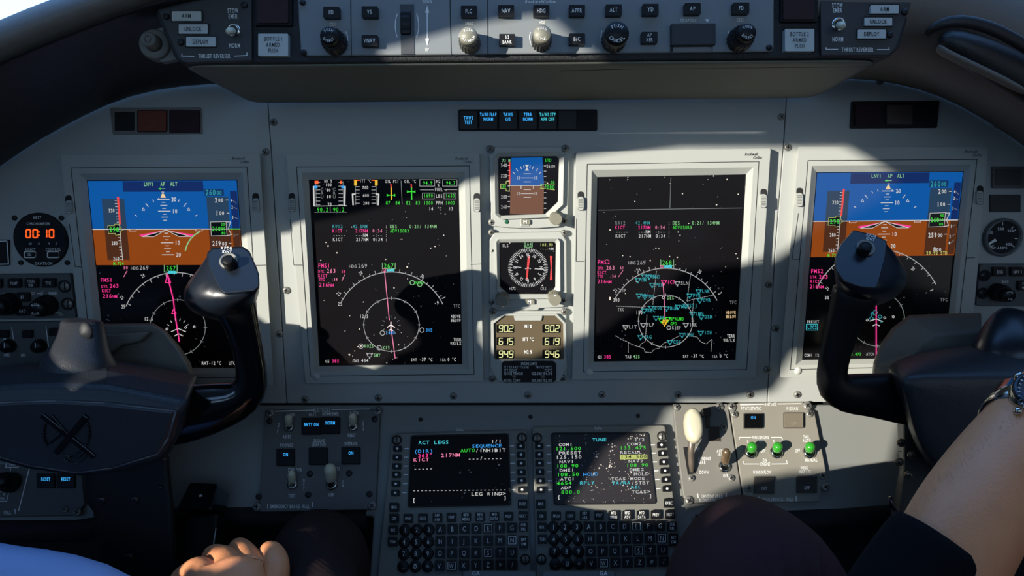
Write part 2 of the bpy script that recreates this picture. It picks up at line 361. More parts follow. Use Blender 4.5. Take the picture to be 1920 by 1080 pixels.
# --- symbology helpers; all coordinates are where the marks stand on the glass
def sym_text(b, h, items):
    for it in items:
        t, x0, x1, y, hp, m = it[:6]; kw = it[6] if len(it) > 6 else {}
        if x1 is None: b.text(MAIN, t, x0, y, hp, m, h, wt=0, wd=.62, **kw)
        else: b.text(MAIN, t, x0, y, hp*.95, m, h, x1=x1, mono=True, wt=.004, **kw)
def pfd(so, hs, Q, side):
    R_ = side == 'R'; b = MB()
    def q(u, v): return lerpq(Q, u, v)
    def pol(us, m, k): b.poly(MAIN, [q(*u) for u in us], hs+.0002+k*.00015, m)
    def ln(us, wd, m, k=3): b.line(MAIN, [q(*u) for u in us], wd, hs+.0002+k*.00015, m)
    def tx(t, u, v, hp, m, wdt=None, k=4, al='l', rot=0):
        x, y = q(u, v)
        if wdt: b.text(MAIN, t, x, y, hp, m, hs+.0002+k*.00015, x1=x+wdt, mono=True, wt=.015)
        else: b.text(MAIN, t, x, y, hp, m, hs+.0002+k*.00015, al=al, wt=.015, wd=.65, rot=rot)
    hz = .262 if not R_ else .262
    bt = .452
    pol([(.005, .004), (.995, .004), (.995, hz), (.005, hz)], cSKY, 0)
    pol([(.005, hz), (.995, hz), (.995, bt), (.005, bt)], cGND, 0)
    ln([(.005, hz), (.995, hz)], 1.4, cW)
    pol([(.235, .006), (.77, .006), (.77, .062), (.235, .062)], cHD, 1)
    tx('LNV1', .375, .022, 7, cLG, 19); tx('AP', .485, .022, 7, cLG, 9.5); tx('ALT', .55, .022, 7, cLG, 14)
    ln([(.475, .047), (.515, .047)], 1.2, cLG, 4); pol([(.468, .047), (.485, .041), (.485, .053)], cG, 4)
    # pitch ladder
    cx = .497
    for v, L, lab in ((.103, .040, '20'), (.166, .040, '10'), (.334, .04, '10'), (.398, .04, '20')):
        ln([(cx-L, v), (cx+L, v)], 1.4, cW); tx(lab, cx+L+.012, v, 7.5, cW, 10)
    for v in (.135, .198, .30, .366): ln([(cx-.022, v), (cx+.022, v)], 1.2, cW)
    for v in (.119, .151, .182, .214, .283, .318, .35, .382): ln([(cx-.011, v), (cx+.011, v)], 1.1, cW)
    px_, py_ = q(cx+.002, .09)
    pol([(cx-.018, .094), (cx+.018, .094), (cx+.006, .073), (cx-.006, .073)], mat('glow_sand', (240, 205, 150), .5, emit=1), 4)
    ln([(cx-.007, .064), (cx+.007, .064), (cx-.008, .079), (cx+.008, .079)], 1.1, cW)
    cxp, cyp = q(cx, .27); rx = 72
    for a in (-45, -35, -22, -12, 12, 22, 35, 45, -62, 62):
        r0, r1 = (58, 66) if abs(a) in (45, 35) else (62, 66)
        if abs(a) == 45: r0 = 60
        pts = [(cxp+sin(radians(a))*r, cyp-cos(radians(a))*r*.95) for r in (r0, r1)]
        if abs(a) == 45:
            x, y = pts[0]; b.line(MAIN, [(x-2.5, y+2), (x+2.5, y+2), (x, y-3)], .9, hs+.0007, cW, True)
        else: b.line(MAIN, pts, 1.2, hs+.0007, cW)
    # flight director and aircraft wings
    for sgn in (-1, 1):
        pol([(cx+sgn*.004, hz+.005), (cx+sgn*.155, hz+.026), (cx+sgn*.18, hz+.028), (cx+sgn*.18, hz+.036), (cx+sgn*.165, hz+.038)], cM, 4)
        pol([(cx+sgn*.004, hz+.009), (cx+sgn*.16, hz+.038), (cx+sgn*.08, hz+.038)], cK, 5)
        ln([(cx, hz+.004), (cx+sgn*.165, hz+.039), (cx+sgn*.085, hz+.039), (cx, hz+.004)], 1, cW, 6)
        pol([(cx+sgn*.2, hz+.001), (cx+sgn*.24, hz+.001), (cx+sgn*.24, hz+.009), (cx+sgn*.2, hz+.009)], cGND, 4)
        ln([(cx+sgn*.245, hz+.001), (cx+sgn*.245, hz+.009), (cx+sgn*.2, hz+.009), (cx+sgn*.2, hz+.001)], .9, cW, 5)
    # speed tape
    pol([(.085, .10), (.235, .10), (.235, .262), (.085, .262)], cT, 1); pol([(.085, .262), (.235, .262), (.235, .425), (.085, .425)], cTG, 1)
    pol([(.188, .09), (.202, .09), (.198, .235), (.186, .235)], cR, 3)
    for k in range(20): v = .108+k*.0165; ln([(.172, v), (.186, v)], .9, cW)
    ln([(.187, .235), (.187, .425)], 1, cW)
    tx('320', .122, .162, 6.5, cW, 12); tx('280', .122, .335, 6.5, cW, 12); tx('260', .122, .418, 6.5, cW, 12)
    tx('M.724', .12, .444, 6, cG, 20)
    pol([(.108, .243), (.155, .243), (.155, .234), (.19, .234), (.19, .252), (.207, .263), (.19, .275), (.19, .292), (.155, .292), (.155, .283), (.108, .283)], cK, 3)
    ln([(.108, .243), (.155, .243), (.155, .234), (.19, .234), (.19, .252), (.207, .263), (.19, .275), (.19, .292), (.155, .292), (.155, .283), (.108, .283), (.108, .243)], .7, cYL, 4)
    tx('298', .115, .263, 8, cG, 19, 5)
    # altitude tape
    pol([(.785, .09), (.93, .09), (.93, .262), (.785, .262)], cT, 1); pol([(.785, .262), (.93, .262), (.93, .445), (.785, .445)], cTG, 1)
    pol([(.945, .06), (1-.008, .06), (.992, .262), (.945, .262)], cHD, 1); pol([(.945, .262), (.992, .262), (.992, .445), (.945, .445)], cTG, 1)
    pol([(.775, .048), (.905, .048), (.905, .085), (.775, .085)], cBX, 2); tx('260', .78, .067, 10, cCD, 20, 4); tx('00', .855, .069, 7, cCD, 10, 4)
    tx('2', .838, .108, 8.5, cW, 6); tx('00', .862, .108, 6.5, cW, 10); tx('1', .838, .177, 8.5, cW, 6); tx('00', .862, .177, 6.5, cW, 10)
    tx('259', .80, .338 if not R_ else .342, 8.5, cW, 17); tx('00', .866, .34 if not R_ else .343, 6.5, cW, 10)
    if R_: tx('8', .845, .418, 8, cW, 6); tx('00', .867, .42, 6, cW, 10); tx('29.92 STD', .80, .438, 6.5, cYL, 40)
    for v in (.108, .177, .338): ln([(.915, v), (.93, v)], 1.1, cW)
    pol([(.80, .224), (.905, .222), (.905, .296), (.8, .298)], cK, 3)
    ln([(.80, .224), (.905, .222), (.905, .296), (.80, .298), (.80, .224)], .8, cW, 4)
    ln([(.907, .224), (.935, .224), (.917, .26), (.935, .292), (.907, .296)], 1.1, cW, 4)
    tx('260', .806, .26, 8, cG, 17, 5); tx('20' if not R_ else '40', .868, .237, 5.2, cG, 8, 5); tx('00' if not R_ else '20', .868, .26, 5.2, cG, 8, 5); tx('80' if not R_ else '00', .868, .283, 5.2, cG, 8, 5)
    ln([(.92, .262), (.99, .262)], 1.6, cG if not R_ else cW, 4)
    for t, v, s_ in (('4', .11, .03), ('2', .145, .02), ('1', .20, .012), ('1', .295, -.012), ('2', .35, -.02), ('4', .385, -.03)):
        if not R_ and v > .3: continue
        tx(t, .948, v, 6, cW); ln([(.963, v), (.983, v+s_*.5)], .9, cDM)
    # lower half: compass
    if not R_:
        cxp, cyp = 330, 612; r = 101
        b.line(MAIN, arc(cxp, cyp, r, -68, 24, 30), 1.5, hs+.0007, cRG)
        for a in range(-65, 25, 9):
            L = 7 if a % 2 else 4
            b.line(MAIN, [(cxp+sin(radians(a))*r, cyp-cos(radians(a))*r), (cxp+sin(radians(a))*(r-L), cyp-cos(radians(a))*(r-L))], 1.1, hs+.0007, cRG)
        b.line(MAIN, arc(333, 614, 52, -60, 300, 60), 1.2, hs+.0006, cDM)
        for a in range(0, 360, 30): b.line(MAIN, [(333+sin(radians(a))*r_, 614-cos(radians(a))*r_) for r_ in (49, 55)], 1, hs+.0007, cDM)
        sym_text(b, hs+.0009, [('HDG', 245, 260, 503, 6, cRG), ('269', 261, 279, 502, 8, cRG), ('267', 311, 330, 503, 9, cG), ('58', 231, 240, 502, 5.5, cPK), ('FMS1', 188, 211, 525, 7.5, cM), ('DTK', 190, 202, 537, 5.5, cM), ('263', 205, 223, 536, 7.5, cM),
            ('KICT', 191, 208, 545, 6.5, cM), ('216', 192, 210, 555, 7.5, cM), ('NM', 210, 220, 556, 5.5, cM), ('24', 268, None, 517, 6.5, cW, {'rot': -.55}), ('21', 228, None, 558, 6.5, cW, {'rot': -.8}), ('25', 231, None, 575, 7, cW), ('12.5', 270, 287, 598, 6.5, cW),
            ('RAT-12', 378, 404, 681, 6.5, cW), ('\u00b0C', 406, 415, 681, 6.5, cW), ('UTC', 429, 441, 681, 6.5, cW)])
        b.line(MAIN, [(308, 497), (308, 510), (332, 510), (332, 497)], 1, hs+.0009, cLG)
        for i in (0, 7): b.poly(MAIN, [(316+i, 508), (322+i, 508), (325+i, 513), (313+i, 513)], hs+.0009, cC)
        b.line(MAIN, [(313, 513), (325, 562), (328, 590), (336, 640)], 2.2, hs+.0010, cM)
        b.line(MAIN, [(310, 530), (320, 530), (314, 514)], 1.5, hs+.0010, cM, True); b.line(MAIN, [(322, 588), (330, 588), (325, 580)], 1.5, hs+.001, cM, True)
        b.line(MAIN, [(321, 622), (334, 616), (348, 622)], 1.3, hs+.0010, cW); b.line(MAIN, [(327, 630), (335, 626), (343, 630)], 1.3, hs+.0010, cW)
        for x, y in ((313, 617), (348, 614), (364, 613)): b.line(MAIN, arc(x, y, 2, 0, 360, 8), 1, hs+.001, cW)
        for a in range(-60, 61, 24): b.line(MAIN, [(333+sin(radians(a))*r_, 620-cos(radians(a))*r_) for r_ in (19, 23)], 1, hs+.001, cW)
        b.line(MAIN, [(238, 508), (232, 519)], 1, hs+.001, cPK)
        b.line(MAIN, arc(395, 478, 48, -80, -25, 10), 2.2, hs+.0012, cLG)
    else:
        cxp, cyp = 1645, 603; r = 124
        b.line(MAIN, arc(cxp, cyp-12, r, -66, 62, 30), 1.5, hs+.0007, cRG)
        for a in range(-60, 62, 8): b.line(MAIN, [(cxp+sin(radians(a))*q_, cyp-12-cos(radians(a))*q_) for q_ in (r-5, r)], 1.1, hs+.0007, cRG)
        b.line(MAIN, arc(1645, 598, 51, 0, 360, 60), 1.2, hs+.0006, cDM)
        for a in range(0, 360, 30): b.line(MAIN, [(1645+sin(radians(a))*r_, 598-cos(radians(a))*r_) for r_ in (48, 54)], 1, hs+.0007, cDM)
        b.line(MAIN, [(1643, 478), (1643, 672)], 2.2, hs+.0009, cM)
        sym_text(b, hs+.0009, [('FMS2', 1520, 1544, 508.5, 7.5, cM), ('DTK', 1519, 1532, 519.5, 5.5, cM), ('263', 1535, 1553, 519, 7.5, cM), ('KICT', 1519, 1537, 527.5, 6, cM), ('216', 1518, 1534, 537, 7.5, cM), ('NM', 1535, 1545, 538, 5.5, cM),
            ('PRESET', 1513, 1536, 603.5, 5.5, cW), ('LOC2', 1514, 1532, 613.5, 6.5, cC), ('COM1', 1508, 1524, 666, 5.5, cW), ('12', 1528, 1536, 666, 5.5, cW), ('33.475', 1591, 1615, 664, 5.5, cG), ('ATC1', 1624, 1639, 664, 5.5, cW),
            ('30', 1712, None, 504, 6.5, cW, {'rot': .6}), ('21', 1551, None, 541, 6.5, cW, {'rot': -.8}), ('30', 1546, 1555, 558, 6.5, cW), ('3', 1747, None, 544, 6.5, cW, {'rot': 1}), ('TFC', 1763, 1777, 562, 6, cDM), ('89', 1636, None, 589, 6, cCD), ('36', 1652, None, 603, 5, cCD)])
        b.line(MAIN, [(1512, 608), (1533, 608), (1533, 619), (1512, 619)], 1, hs+.0009, cC, True)
        for x, y, z in ((1634, 597, 4), (1650, 594, 4), (1641, 586, 5)): b.line(MAIN, [(x-z, y), (x, y-z), (x+z, y), (x, y+z)], .9, hs+.001, cCD, True)
        b.line(MAIN, [(1631, 602), (1643, 598), (1655, 603)], 1.4, hs+.001, cW); b.line(MAIN, [(1637, 611), (1643, 608), (1649, 611)], 1.4, hs+.001, cW)
        for x, y in ((1626, 600), (1659, 596), (1675, 594)): b.line(MAIN, arc(x, y, 2, 0, 360, 8), 1, hs+.001, cW)
    b.build('symbology', so, recalc=False)
def compass(b, hs, cx, cy, r, rc, cyc, m=None):
    b.line(MAIN, arc(cx, cy, r, -62, 64, 40), 1.5, hs, cRG)
    for i, a in enumerate(range(-58, 62, 6)):
        L = 6 if i % 2 else 3.5
        b.line(MAIN, [(cx+sin(radians(a))*q, cy-cos(radians(a))*q) for q in (r, r+L)], 1.1, hs, cRG)
    b.line(MAIN, arc(cx, cyc, rc, 0, 360, 60, rc*.96), 1.2, hs, cRG)
    for a in range(0, 360, 30): b.line(MAIN, [(cx+sin(radians(a))*q, cyc-cos(radians(a))*q*.96) for q in (rc-2.5, rc+2.5)], 1, hs, cRG)
def mfd_common(b, h, dx, dy, nm, d, lw='FMS1', wind='58'):
    sym_text(b, h, [('RW12', 623+dx, 643+dx, 424.5+dy, 6.5, cDM if d else cCD), (nm, 661+dx, 689+dx, 424.5+dy, 6.5, cCD), ('KICT', 623+dx, 642+dx, 433+dy, 6.5, cM), ('217NM', 666+dx, 690+dx, 433+dy, 6.5, cM), ('0:34', 698+dx, 717+dx, 433+dy, 6.5, cPK),
        ('-----', 624+dx, 648+dx, 441+dy, 6.5, cW), ('---NM', 666+dx, 690+dx, 441+dy, 6.5, cW), ('-:--', 698+dx, 717+dx, 441+dy, 6.5, cW), ('KICT', 624+dx, 643+dx, 449+dy, 6.5, cW), ('217NM', 667+dx, 691+dx, 449+dy, 6.5, cW), ('0:34', 699+dx, 718+dx, 449+dy, 6.5, cW),
        (':', 722+dx, 727+dx, 424.5+dy, 6.5, cW), (':', 722+dx, 727+dx, 433+dy, 6.5, cW), (':', 722+dx, 727+dx, 441+dy, 6.5, cW), (':', 722+dx, 727+dx, 449+dy, 6.5, cW), ('DES', 731+dx, 745+dx, 424.5+dy, 6.5, cLG), ('0:21/ 134NM', 767+dx, 819+dx, 424.5+dy, 6.5, cLG), ('ADVISORY', 731+dx, 768+dx, 433+dy, 6.5, cG)])
def airport(b, h, x, y, m, k=4.2): b.line(MAIN, arc(x, y, k, 0, 360, 14), 1.3, h, m)
def vor(b, h, x, y, m, k=4.4): 
    b.line(MAIN, [(x-k*.5, y-k*.7), (x+k*.5, y-k*.7), (x+k, y), (x+k*.5, y+k*.7), (x-k*.5, y+k*.7), (x-k, y)], 1, h, m, True)
    for a in (-60, 60, 180): b.line(MAIN, [(x+sin(radians(a))*k, y-cos(radians(a))*k), (x+sin(radians(a))*k*1.4, y-cos(radians(a))*k*1.4)], 2.4, h, m)
def airplane(b, h, x, y, m):
    b.line(MAIN, [(x, y-8), (x, y+8)], 2, h, m); b.line(MAIN, [(x-7, y+2), (x, y-3), (x+7, y+2)], 1.6, h, m); b.line(MAIN, [(x-4, y+8), (x, y+5), (x+4, y+8)], 1.4, h, m)
def mfd1(so, hs):
    b = MB(); h = hs+.0004; h2 = h+.0002
    sym_text(b, h2, [('N1 %', 608, 623, 339.5, 6, cW), ('100', 610, 622, 346.5, 6, cW), ('80', 612, 620, 356.5, 6, cW), ('60', 612, 621, 368.5, 6, cW), ('20', 614, 622, 383, 6, cW), ('ITT \u00b0C', 674, 696, 339.5, 6, cW), ('700', 679, 691, 352, 6, cW), ('600', 680, 692, 366.5, 6, cW), ('200', 680.5, 692.5, 381, 6, cW),
        ('OIL PSI', 722, 748, 340, 6, cW), ('OIL \u00b0C', 758, 780, 340, 6, cW), ('N2', 818, 826, 340, 6, cW), ('%', 820, 824, 347, 5.5, cW), ('94.9', 793, 811, 343, 7, cG), ('94.7', 836, 854, 343, 7, cG), ('FUEL', 815, 831, 355.5, 6.5, cW), ('LBS', 817, 830, 367.5, 6.5, cW), ('PPH', 817, 830, 380.5, 6.5, cW),
        ('1690', 794, 812, 367, 7, cG), ('1650', 835, 853, 367, 7, cG), ('1000', 794, 812, 380.5, 7, cG), ('1000', 835, 853, 380.5, 7, cG), ('14', 803.5, 812.5, 391.5, 6.5, cW), ('\u00b0C', 820, 828, 391.5, 6, cW), ('13', 841, 850, 391.5, 6.5, cW),
        ('90.2', 594, 616, 393, 8, cG), ('90.2', 624, 646, 393, 8, cG), ('87', 723, 732, 380.5, 7, cG), ('84', 741, 750, 380.5, 7, cG), ('82', 761, 770, 380.5, 7, cG), ('83', 779, 788, 380.5, 7, cG)])
    for x in (604, 627):
        for i, c in enumerate('CRU'): b.text(MAIN, c, x, 355+i*7, 5.5, cDM, h2)
    for x, s_ in ((592, 1), (643, -1)):
        b.line(MAIN, [(x, 340), (x+1, 386)], 1, h, cDM)
        for k in range(7): b.line(MAIN, [(x, 342+k*7), (x+s_*8, 342+k*7)], 1, h, cRG)
        b.poly(MAIN, [(x-2, 339), (x+s_*5, 339), (x+s_*5, 345), (x-2, 345)], h, cO)
        b.line(MAIN, [(x+s_*2, 350), (x-s_*4, 350), (x-s_*3, 386)], 2.6, h2, cW)
        b.poly(MAIN, [(x-3, 348), (x+3, 348), (x+3, 353), (x-3, 353)], h2+.0001, cB)
    b.line(MAIN, [(590, 386.5), (650, 385.5)], 1, h, cW); b.line(MAIN, [(590, 398), (650, 398)], 1, h, cDM); b.line(MAIN, [(619, 386), (619.5, 397)], 1, h, cDM)
    for x, s_ in ((666, 1), (705, -1)):
        b.line(MAIN, [(x, 340), (x+1, 384)], 1, h, cDM); b.poly(MAIN, [(x-2, 338), (x+3, 338), (x+3, 348), (x-2, 348)], h, cY)
        b.line(MAIN, [(x-2, 338), (x+8*s_, 338)], 1.3, h, cO)
        for k in range(6): b.line(MAIN, [(x, 350+k*6.2), (x+s_*8, 350+k*6.2)], 1, h, cRG)
        b.line(MAIN, [(x, 364), (x-s_*5, 364), (x-s_*4, 384)], 2.6, h2, cW)
    for x, yb, c1 in ((733, 366, cY), (771, 359.5, cG)):
        b.line(MAIN, [(x, 346), (x+.5, 352)], 2.4, h, cR); b.line(MAIN, [(x+.5, 352), (x+1, 374)], 2.2, h, c1)
        for s_ in (-1, 1): b.poly(MAIN, [(x+s_*2, yb), (x+s_*8, yb-2.5), (x+s_*8, yb+2.5)], h2, cG)
        b.line(MAIN, [(x-6, yb), (x+7, yb)], 1.6, h2, cG)
    b.line(MAIN, [(752, 339), (754, 382)], 1, h, cDM)
    for q in ((787, 337, 815, 349), (830, 337, 857, 349), (792, 362, 814, 373), (832.5, 362, 855, 373)): b.line(MAIN, [(q[0], q[1]), (q[2], q[1]), (q[2], q[3]), (q[0], q[3])], .9, h, cRG, True)
    b.line(MAIN, [(788, 356), (813, 356)], 1, h, cRG); b.line(MAIN, [(833, 355.5), (857, 355.5)], 1, h, cRG)
    mfd_common(b, h2, 0, 0, '42.5NM', 0)
    sym_text(b, h2, [('FMS1', 596, 619, 498, 8, cM), ('DTK', 596.5, 608, 509, 5.5, cM), ('263', 612, 630, 508, 8, cPK), ('KICT', 596.5, 614, 517, 6, cM), ('TTG', 598, 609, 524.5, 5.5, cM), (':34', 621, 633, 524, 6, cPK), ('216', 597.5, 616, 534, 7.5, cM), ('NM', 616, 626, 535, 5.5, cM), ('58', 640, 648, 509, 5.5, cM),
        ('HDG', 654, 669, 499.5, 6, cRG), ('269', 671, 689, 498.5, 8, cRG), ('267', 719, 739, 498.5, 9, cG), ('24', 676.5, None, 512, 7, cW, {'rot': -.5}), ('30', 792, None, 518, 7, cW, {'rot': .55}), ('21', 634.5, None, 551, 7, cW, {'rot': -.8}), ('25', 633, 642, 570, 7.5, cW), ('3', 832, None, 558, 7, cW, {'rot': 1}), ('-9', 814, 823, 568, 7, cW),
        ('12.5', 674, 691, 593, 7, cW), ('TFC', 850, 863, 574, 6.5, cDM), ('ABOVE', 845, 864, 593, 6, cW), ('BELOW', 845, 864, 600.5, 6, cW), ('TERR', 850, 865, 636.5, 6, cW), ('WX/LX', 844, 865, 644, 6, cW), ('24MO', 723, 741, 624, 6.5, cB), ('3VS', 798, 811, 619, 6.5, cB), ('KOZS', 683, 701, 649, 6.5, cLG), ('K15', 717.5, 731, 652, 6.5, cLG),
        ('SMY', 700, 713.5, 666, 6.5, cLG), ('KRPH', 779, 796, 530, 6, cG), ('GS', 610, 618, 677.5, 5.5, cW), ('385', 622, 636, 677, 6.5, cM), ('TAS', 662, 673, 676.5, 5.5, cW), ('434', 677, 691, 676, 6.5, cW), ('SAT', 770, 782, 674.5, 5.5, cW), ('-37', 786, 799, 674, 6.5, cW), ('\u00b0C', 803, 811, 674.5, 6, cW), ('ISA', 825, 836, 674.5, 5.5, cW), ('0 \u00b0C', 839, 855, 674, 6.5, cW)])
    b.line(MAIN, [(717, 493), (717, 504), (741, 504), (741, 493)], 1, h, cLG)
    b.poly(MAIN, [(725, 505.5), (739, 504), (739.5, 508.5), (725, 509)], h2, cC); b.line(MAIN, [(718, 504), (723, 504), (723, 509), (718, 509)], 1, h2, cPK, True)
    compass(b, h, 734, 617, 107, 52, 609)
    b.line(MAIN, [(721, 508), (730, 600)], 1.5, h2, cPK); b.line(MAIN, [(734, 620), (741, 672)], 1.5, h2, cPK); airplane(b, h2, 733, 612, mat('glow_white2', (245, 225, 225), .5, emit=1.1))
    for x, y in ((717, 624.5), (791, 619), (677, 649), (711, 652), (773, 530), (787, 533)): airport(b, h2, x, y, cLG if y < 540 else cRG)
    vor(b, h2, 693, 666, cRG)
    b.line(MAIN, [(647, 514), (641, 527)], 1, h2, cPK)
    for a in range(0, 360, 30): b.line(MAIN, [(733+sin(radians(a))*q, 610-cos(radians(a))*q) for q in (14, 18)], 1, h2, cDM)
    b.build('symbology', so, recalc=False)
def mfd2(so, hs):
    b = MB(); h = hs+.0004; h2 = h+.0002
    b.line(MAIN, [(1258, 333), (1256, 390)], 1, h, cDM); b.line(MAIN, [(1122, 394), (1391, 390)], 1, h, cDM)
    mfd_common(b, h2, 530, -6.5, '42.4NM', 1)
    sym_text(b, h2, [('FMS2', 1120, 1144, 491.5, 8, cM), ('DTK', 1121, 1132, 503, 5.5, cM), ('263', 1136, 1153, 502, 8, cPK), ('KICT', 1120, 1137, 511, 6, cM), ('TTG', 1120, 1131, 518, 5.5, cM), (':34', 1143, 1155, 518, 6, cPK), ('216', 1120, 1137, 527.5, 7.5, cM), ('NM', 1137, 1147, 528.5, 5.5, cM), ('61', 1162, 1170, 502, 5.5, cPK),
        ('HDG', 1178, 1192, 493, 6, cRG), ('269', 1194, 1211, 492.5, 8, cRG), ('268', 1241, 1260, 492.5, 9, cG), ('24', 1197.5, None, 506, 7, cW, {'rot': -.5}), ('30', 1312, None, 509.5, 7, cW, {'rot': .55}), ('21', 1154, None, 545, 7, cW, {'rot': -.8}), ('300', 1149, 1162, 562.5, 7, cW), ('3', 1350, None, 550, 7, cW, {'rot': 1}), ('150', 1192, 1205, 586, 7, cW),
        ('TFC', 1368, 1381, 567, 6.5, cDM), ('ABOVE', 1361, 1380, 586, 6, mat('glow_sand', (1, 1, 1))), ('BELOW', 1361, 1380, 593.5, 6, mat('glow_sand', (1, 1, 1))), ('TERR', 1363, 1378, 630, 6, cW), ('WX/LX', 1356, 1378, 638, 6, cW), ('GS', 1121, 1129, 669.5, 5.5, cW), ('385', 1132, 1146, 669, 6.5, cM), ('TAS', 1172, 1184, 669, 5.5, cW), ('435', 1187, 1200, 668.5, 6.5, cLG), ('SAT', 1280, 1291, 668, 5.5, cW), ('-37', 1295, 1308, 667.5, 6.5, cW), ('\u00b0C', 1311, 1320, 668, 6, cW), ('ISA', 1334, 1345, 668, 5.5, cW), ('0 \u00b0C', 1349, 1365, 667.5, 6.5, cW)])
    b.line(MAIN, [(1239, 487), (1239, 498), (1263, 498), (1263, 487)], 1, h, cLG)
    b.poly(MAIN, [(1246, 497.5), (1260, 497), (1260, 502), (1245, 502)], h2, cC); b.line(MAIN, [(1238, 498), (1243, 498), (1243, 502), (1238, 502)], 1, h2, cPK, True)
    compass(b, h, 1248, 610, 107, 51, 602)
    b.line(MAIN, [(1243, 530), (1245, 555), (1247, 600)], 1.4, h2, cPK); b.line(MAIN, arc(1244, 558, 2.4, 0, 360, 10), 1, h2, cW)
    V = [(1196, 525, 'OM', 1), (1208, 518, 'TRN', 1), (1217, 519, 'END', 1), (1245, 529, 'ICT', 2), (1223, 534, 'PER', 1), (1270, 531, 'SLN', 0), (1198, 554, 'MM', 1), (1209, 556, 'TUL', 1), (1310, 546, 'LNK', 1), (1293, 554, 'PWE', 1), (1312, 563, 'OVR', 1), (1221, 577, 'EOS', 1), (1208, 582, 'REC', 1), (1250, 578, 'BUM', 1), (1271, 575, 'MKC', 1), (1286, 573, 'STJ', 1),
        (1298, 588, 'LMN', 1), (1315, 594, 'DSM', 1), (1173, 613, 'LIT', 0), (1206, 609, 'FLP', 0), (1286, 609, 'IRK', 0), (1314, 624, 'IOW', 1), (1279, 628, 'UIN', 1), (1201, 632, 'ARG', 1), (1256, 641, 'CSX', 1), (1230, 596, '89', 1), (1240, 600, '', 3), (1252, 598, '', 3), (1246, 606, '', 4), (1248, 603, '', 4)]
    for x, y, t, c in V:
        m = (cRG, cCD, cM, cG, cY)[c]; vor(b, h2, x, y, m, 3.8)
        if t: b.text(MAIN, t, x+6, y, 6.3, m, h2, x1=x+6+5*len(t), mono=True, wt=.012)
    sym_text(b, h2, [('DES', 1251, 1264, 558.5, 6.3, cLG), ('NPAUMO', 1256, 1282, 598, 6.3, cG), ('GPD', 1257, 1269, 607, 6.3, cG), ('KJEF', 1260, 1277, 614.5, 6.3, cRG), ('TXK', 1158, 1170, 580.5, 6.3, cRG), ('TP', 1166, 1174, 544.5, 6, cRG)])
    airport(b, h2, 1254, 614.5, cRG, 3.6)
    for pts in ([(1155, 574), (1205, 576), (1212, 574), (1250, 575)], [(1231, 508), (1224, 572)], [(1213, 590), (1210, 640), (1202, 645), (1198, 652)], [(1295, 513), (1288, 565), (1300, 561), (1340, 553)], [(1301, 560), (1297, 600)],
        [(1154, 629), (1166, 637), (1177, 641), (1185, 646), (1200, 651), (1208, 654), (1209, 660), (1222, 661), (1226, 655), (1236, 653), (1245, 643), (1252, 641), (1275, 629)], [(1178, 642), (1178, 662)], [(1295, 630), (1307, 632), (1314, 641), (1324, 645), (1335, 636), (1333, 660)]):
        for p, q in zip(pts[:-1], pts[1:]):
            n = max(1, int(math.hypot(q[0]-p[0], q[1]-p[1])/4))
            for k in range(n): b.line(MAIN, [(p[0]+(q[0]-p[0])*(k+u)/n, p[1]+(q[1]-p[1])*(k+u)/n) for u in (.1, .75)], .9, h, cRG)
    b.line(MAIN, [(1168, 507), (1160, 519)], 1, h2, cPK)
    b.build('symbology', so, recalc=False)
t, so, hs = display('leftmost large display, blue and brown horizon above a compass, partly behind the left yoke', [(113, 290), (487, 288), (513, 722), (160, 722)], [(133, 315), (463, 313), (489, 708), (176, 709)], Q_PFD1, (453, 300),
    [(128, 384), (479, 380)], [[(130, 420), (141, 500), (153, 501)], [(464, 498), (498, 497)]], None); pfd(so, hs, Q_PFD1, 'L')
t, so, hs = display('large dark map display with engine bars along its top, just right of the left yoke', [(536, 290), (899, 287), (906, 714), (573, 719)], [(556, 313), (880, 311), (889, 702), (582, 705)], Q_MFD1, (872, 300),
    [(547, 380), (894, 380)], [[(544, 412), (551, 497), (567, 497)], [(883, 496), (902, 495)]], (593, 707)); mfd1(so, hs)
t, so, hs = display('large dark map display crowded with cyan station marks, right of the small standby instruments', [(1080, 285), (1445, 278), (1417, 709), (1073, 712)], [(1101, 308), (1423, 303), (1400, 693), (1094, 697)], Q_MFD2, (1415, 292),
    [(1089, 377), (1432, 372)], [[(1081, 410), (1080, 490), (1096, 490)], [(1413, 490), (1432, 488)]], (1105, 699)); mfd2(so, hs)
t, so, hs = display('rightmost large display, blue and brown horizon, partly behind the right yoke', [(1497, 275), (1853, 276), (1816, 700), (1462, 708)], [(1515, 301), (1832, 299), (1789, 686), (1482, 693)], Q_PFD2, (1827, 287),
    [(1499.5, 370), (1838, 366)], [[(1497, 400), (1485, 486), (1500, 486)], [(1811, 484), (1828, 483)]], (1497, 696)); pfd(so, hs, Q_PFD2, 'R')
# ------------------------------------------------------------------ standby instruments
def standby(name, label_, cat, outer, octi, scr, h1, hs):
    t = thing(name, label_, cat, MAIN.at(*ctr(outer)))
    b = MB(); n = len(scr); b.prism(MAIN, outer, 0, .006, BEZEL); b.loops(MAIN, [(octi, .006), (octi, h1), (scr, hs+.0005), (scr, hs-.002)], BEZEL); b.build('bezel', t, bevel=.0008)
    s_ = MB(); s_.poly(MAIN, scr, hs, GLASS); return t, s_.build('screen', t)
t, so = standby('standby_attitude_display', 'small standby attitude display with blue and brown horizon, top of the centre stack', 'standby instrument',
    [(928, 275), (1052, 275), (1054, 284), (1067, 300), (1065, 404), (1048, 425), (1010, 428), (968, 428), (921, 424), (918, 300), (916, 292), (926, 287)],
    [(934, 286), (1048, 285), (1058, 294), (1056, 384), (1030, 408), (938, 411), (928, 402), (926, 294)], [(937, 294), (1043, 293), (1048, 298), (1046, 378), (1022, 401), (940, 404), (936, 400), (934, 298)], .011, .007)
b = MB(); h = .0074
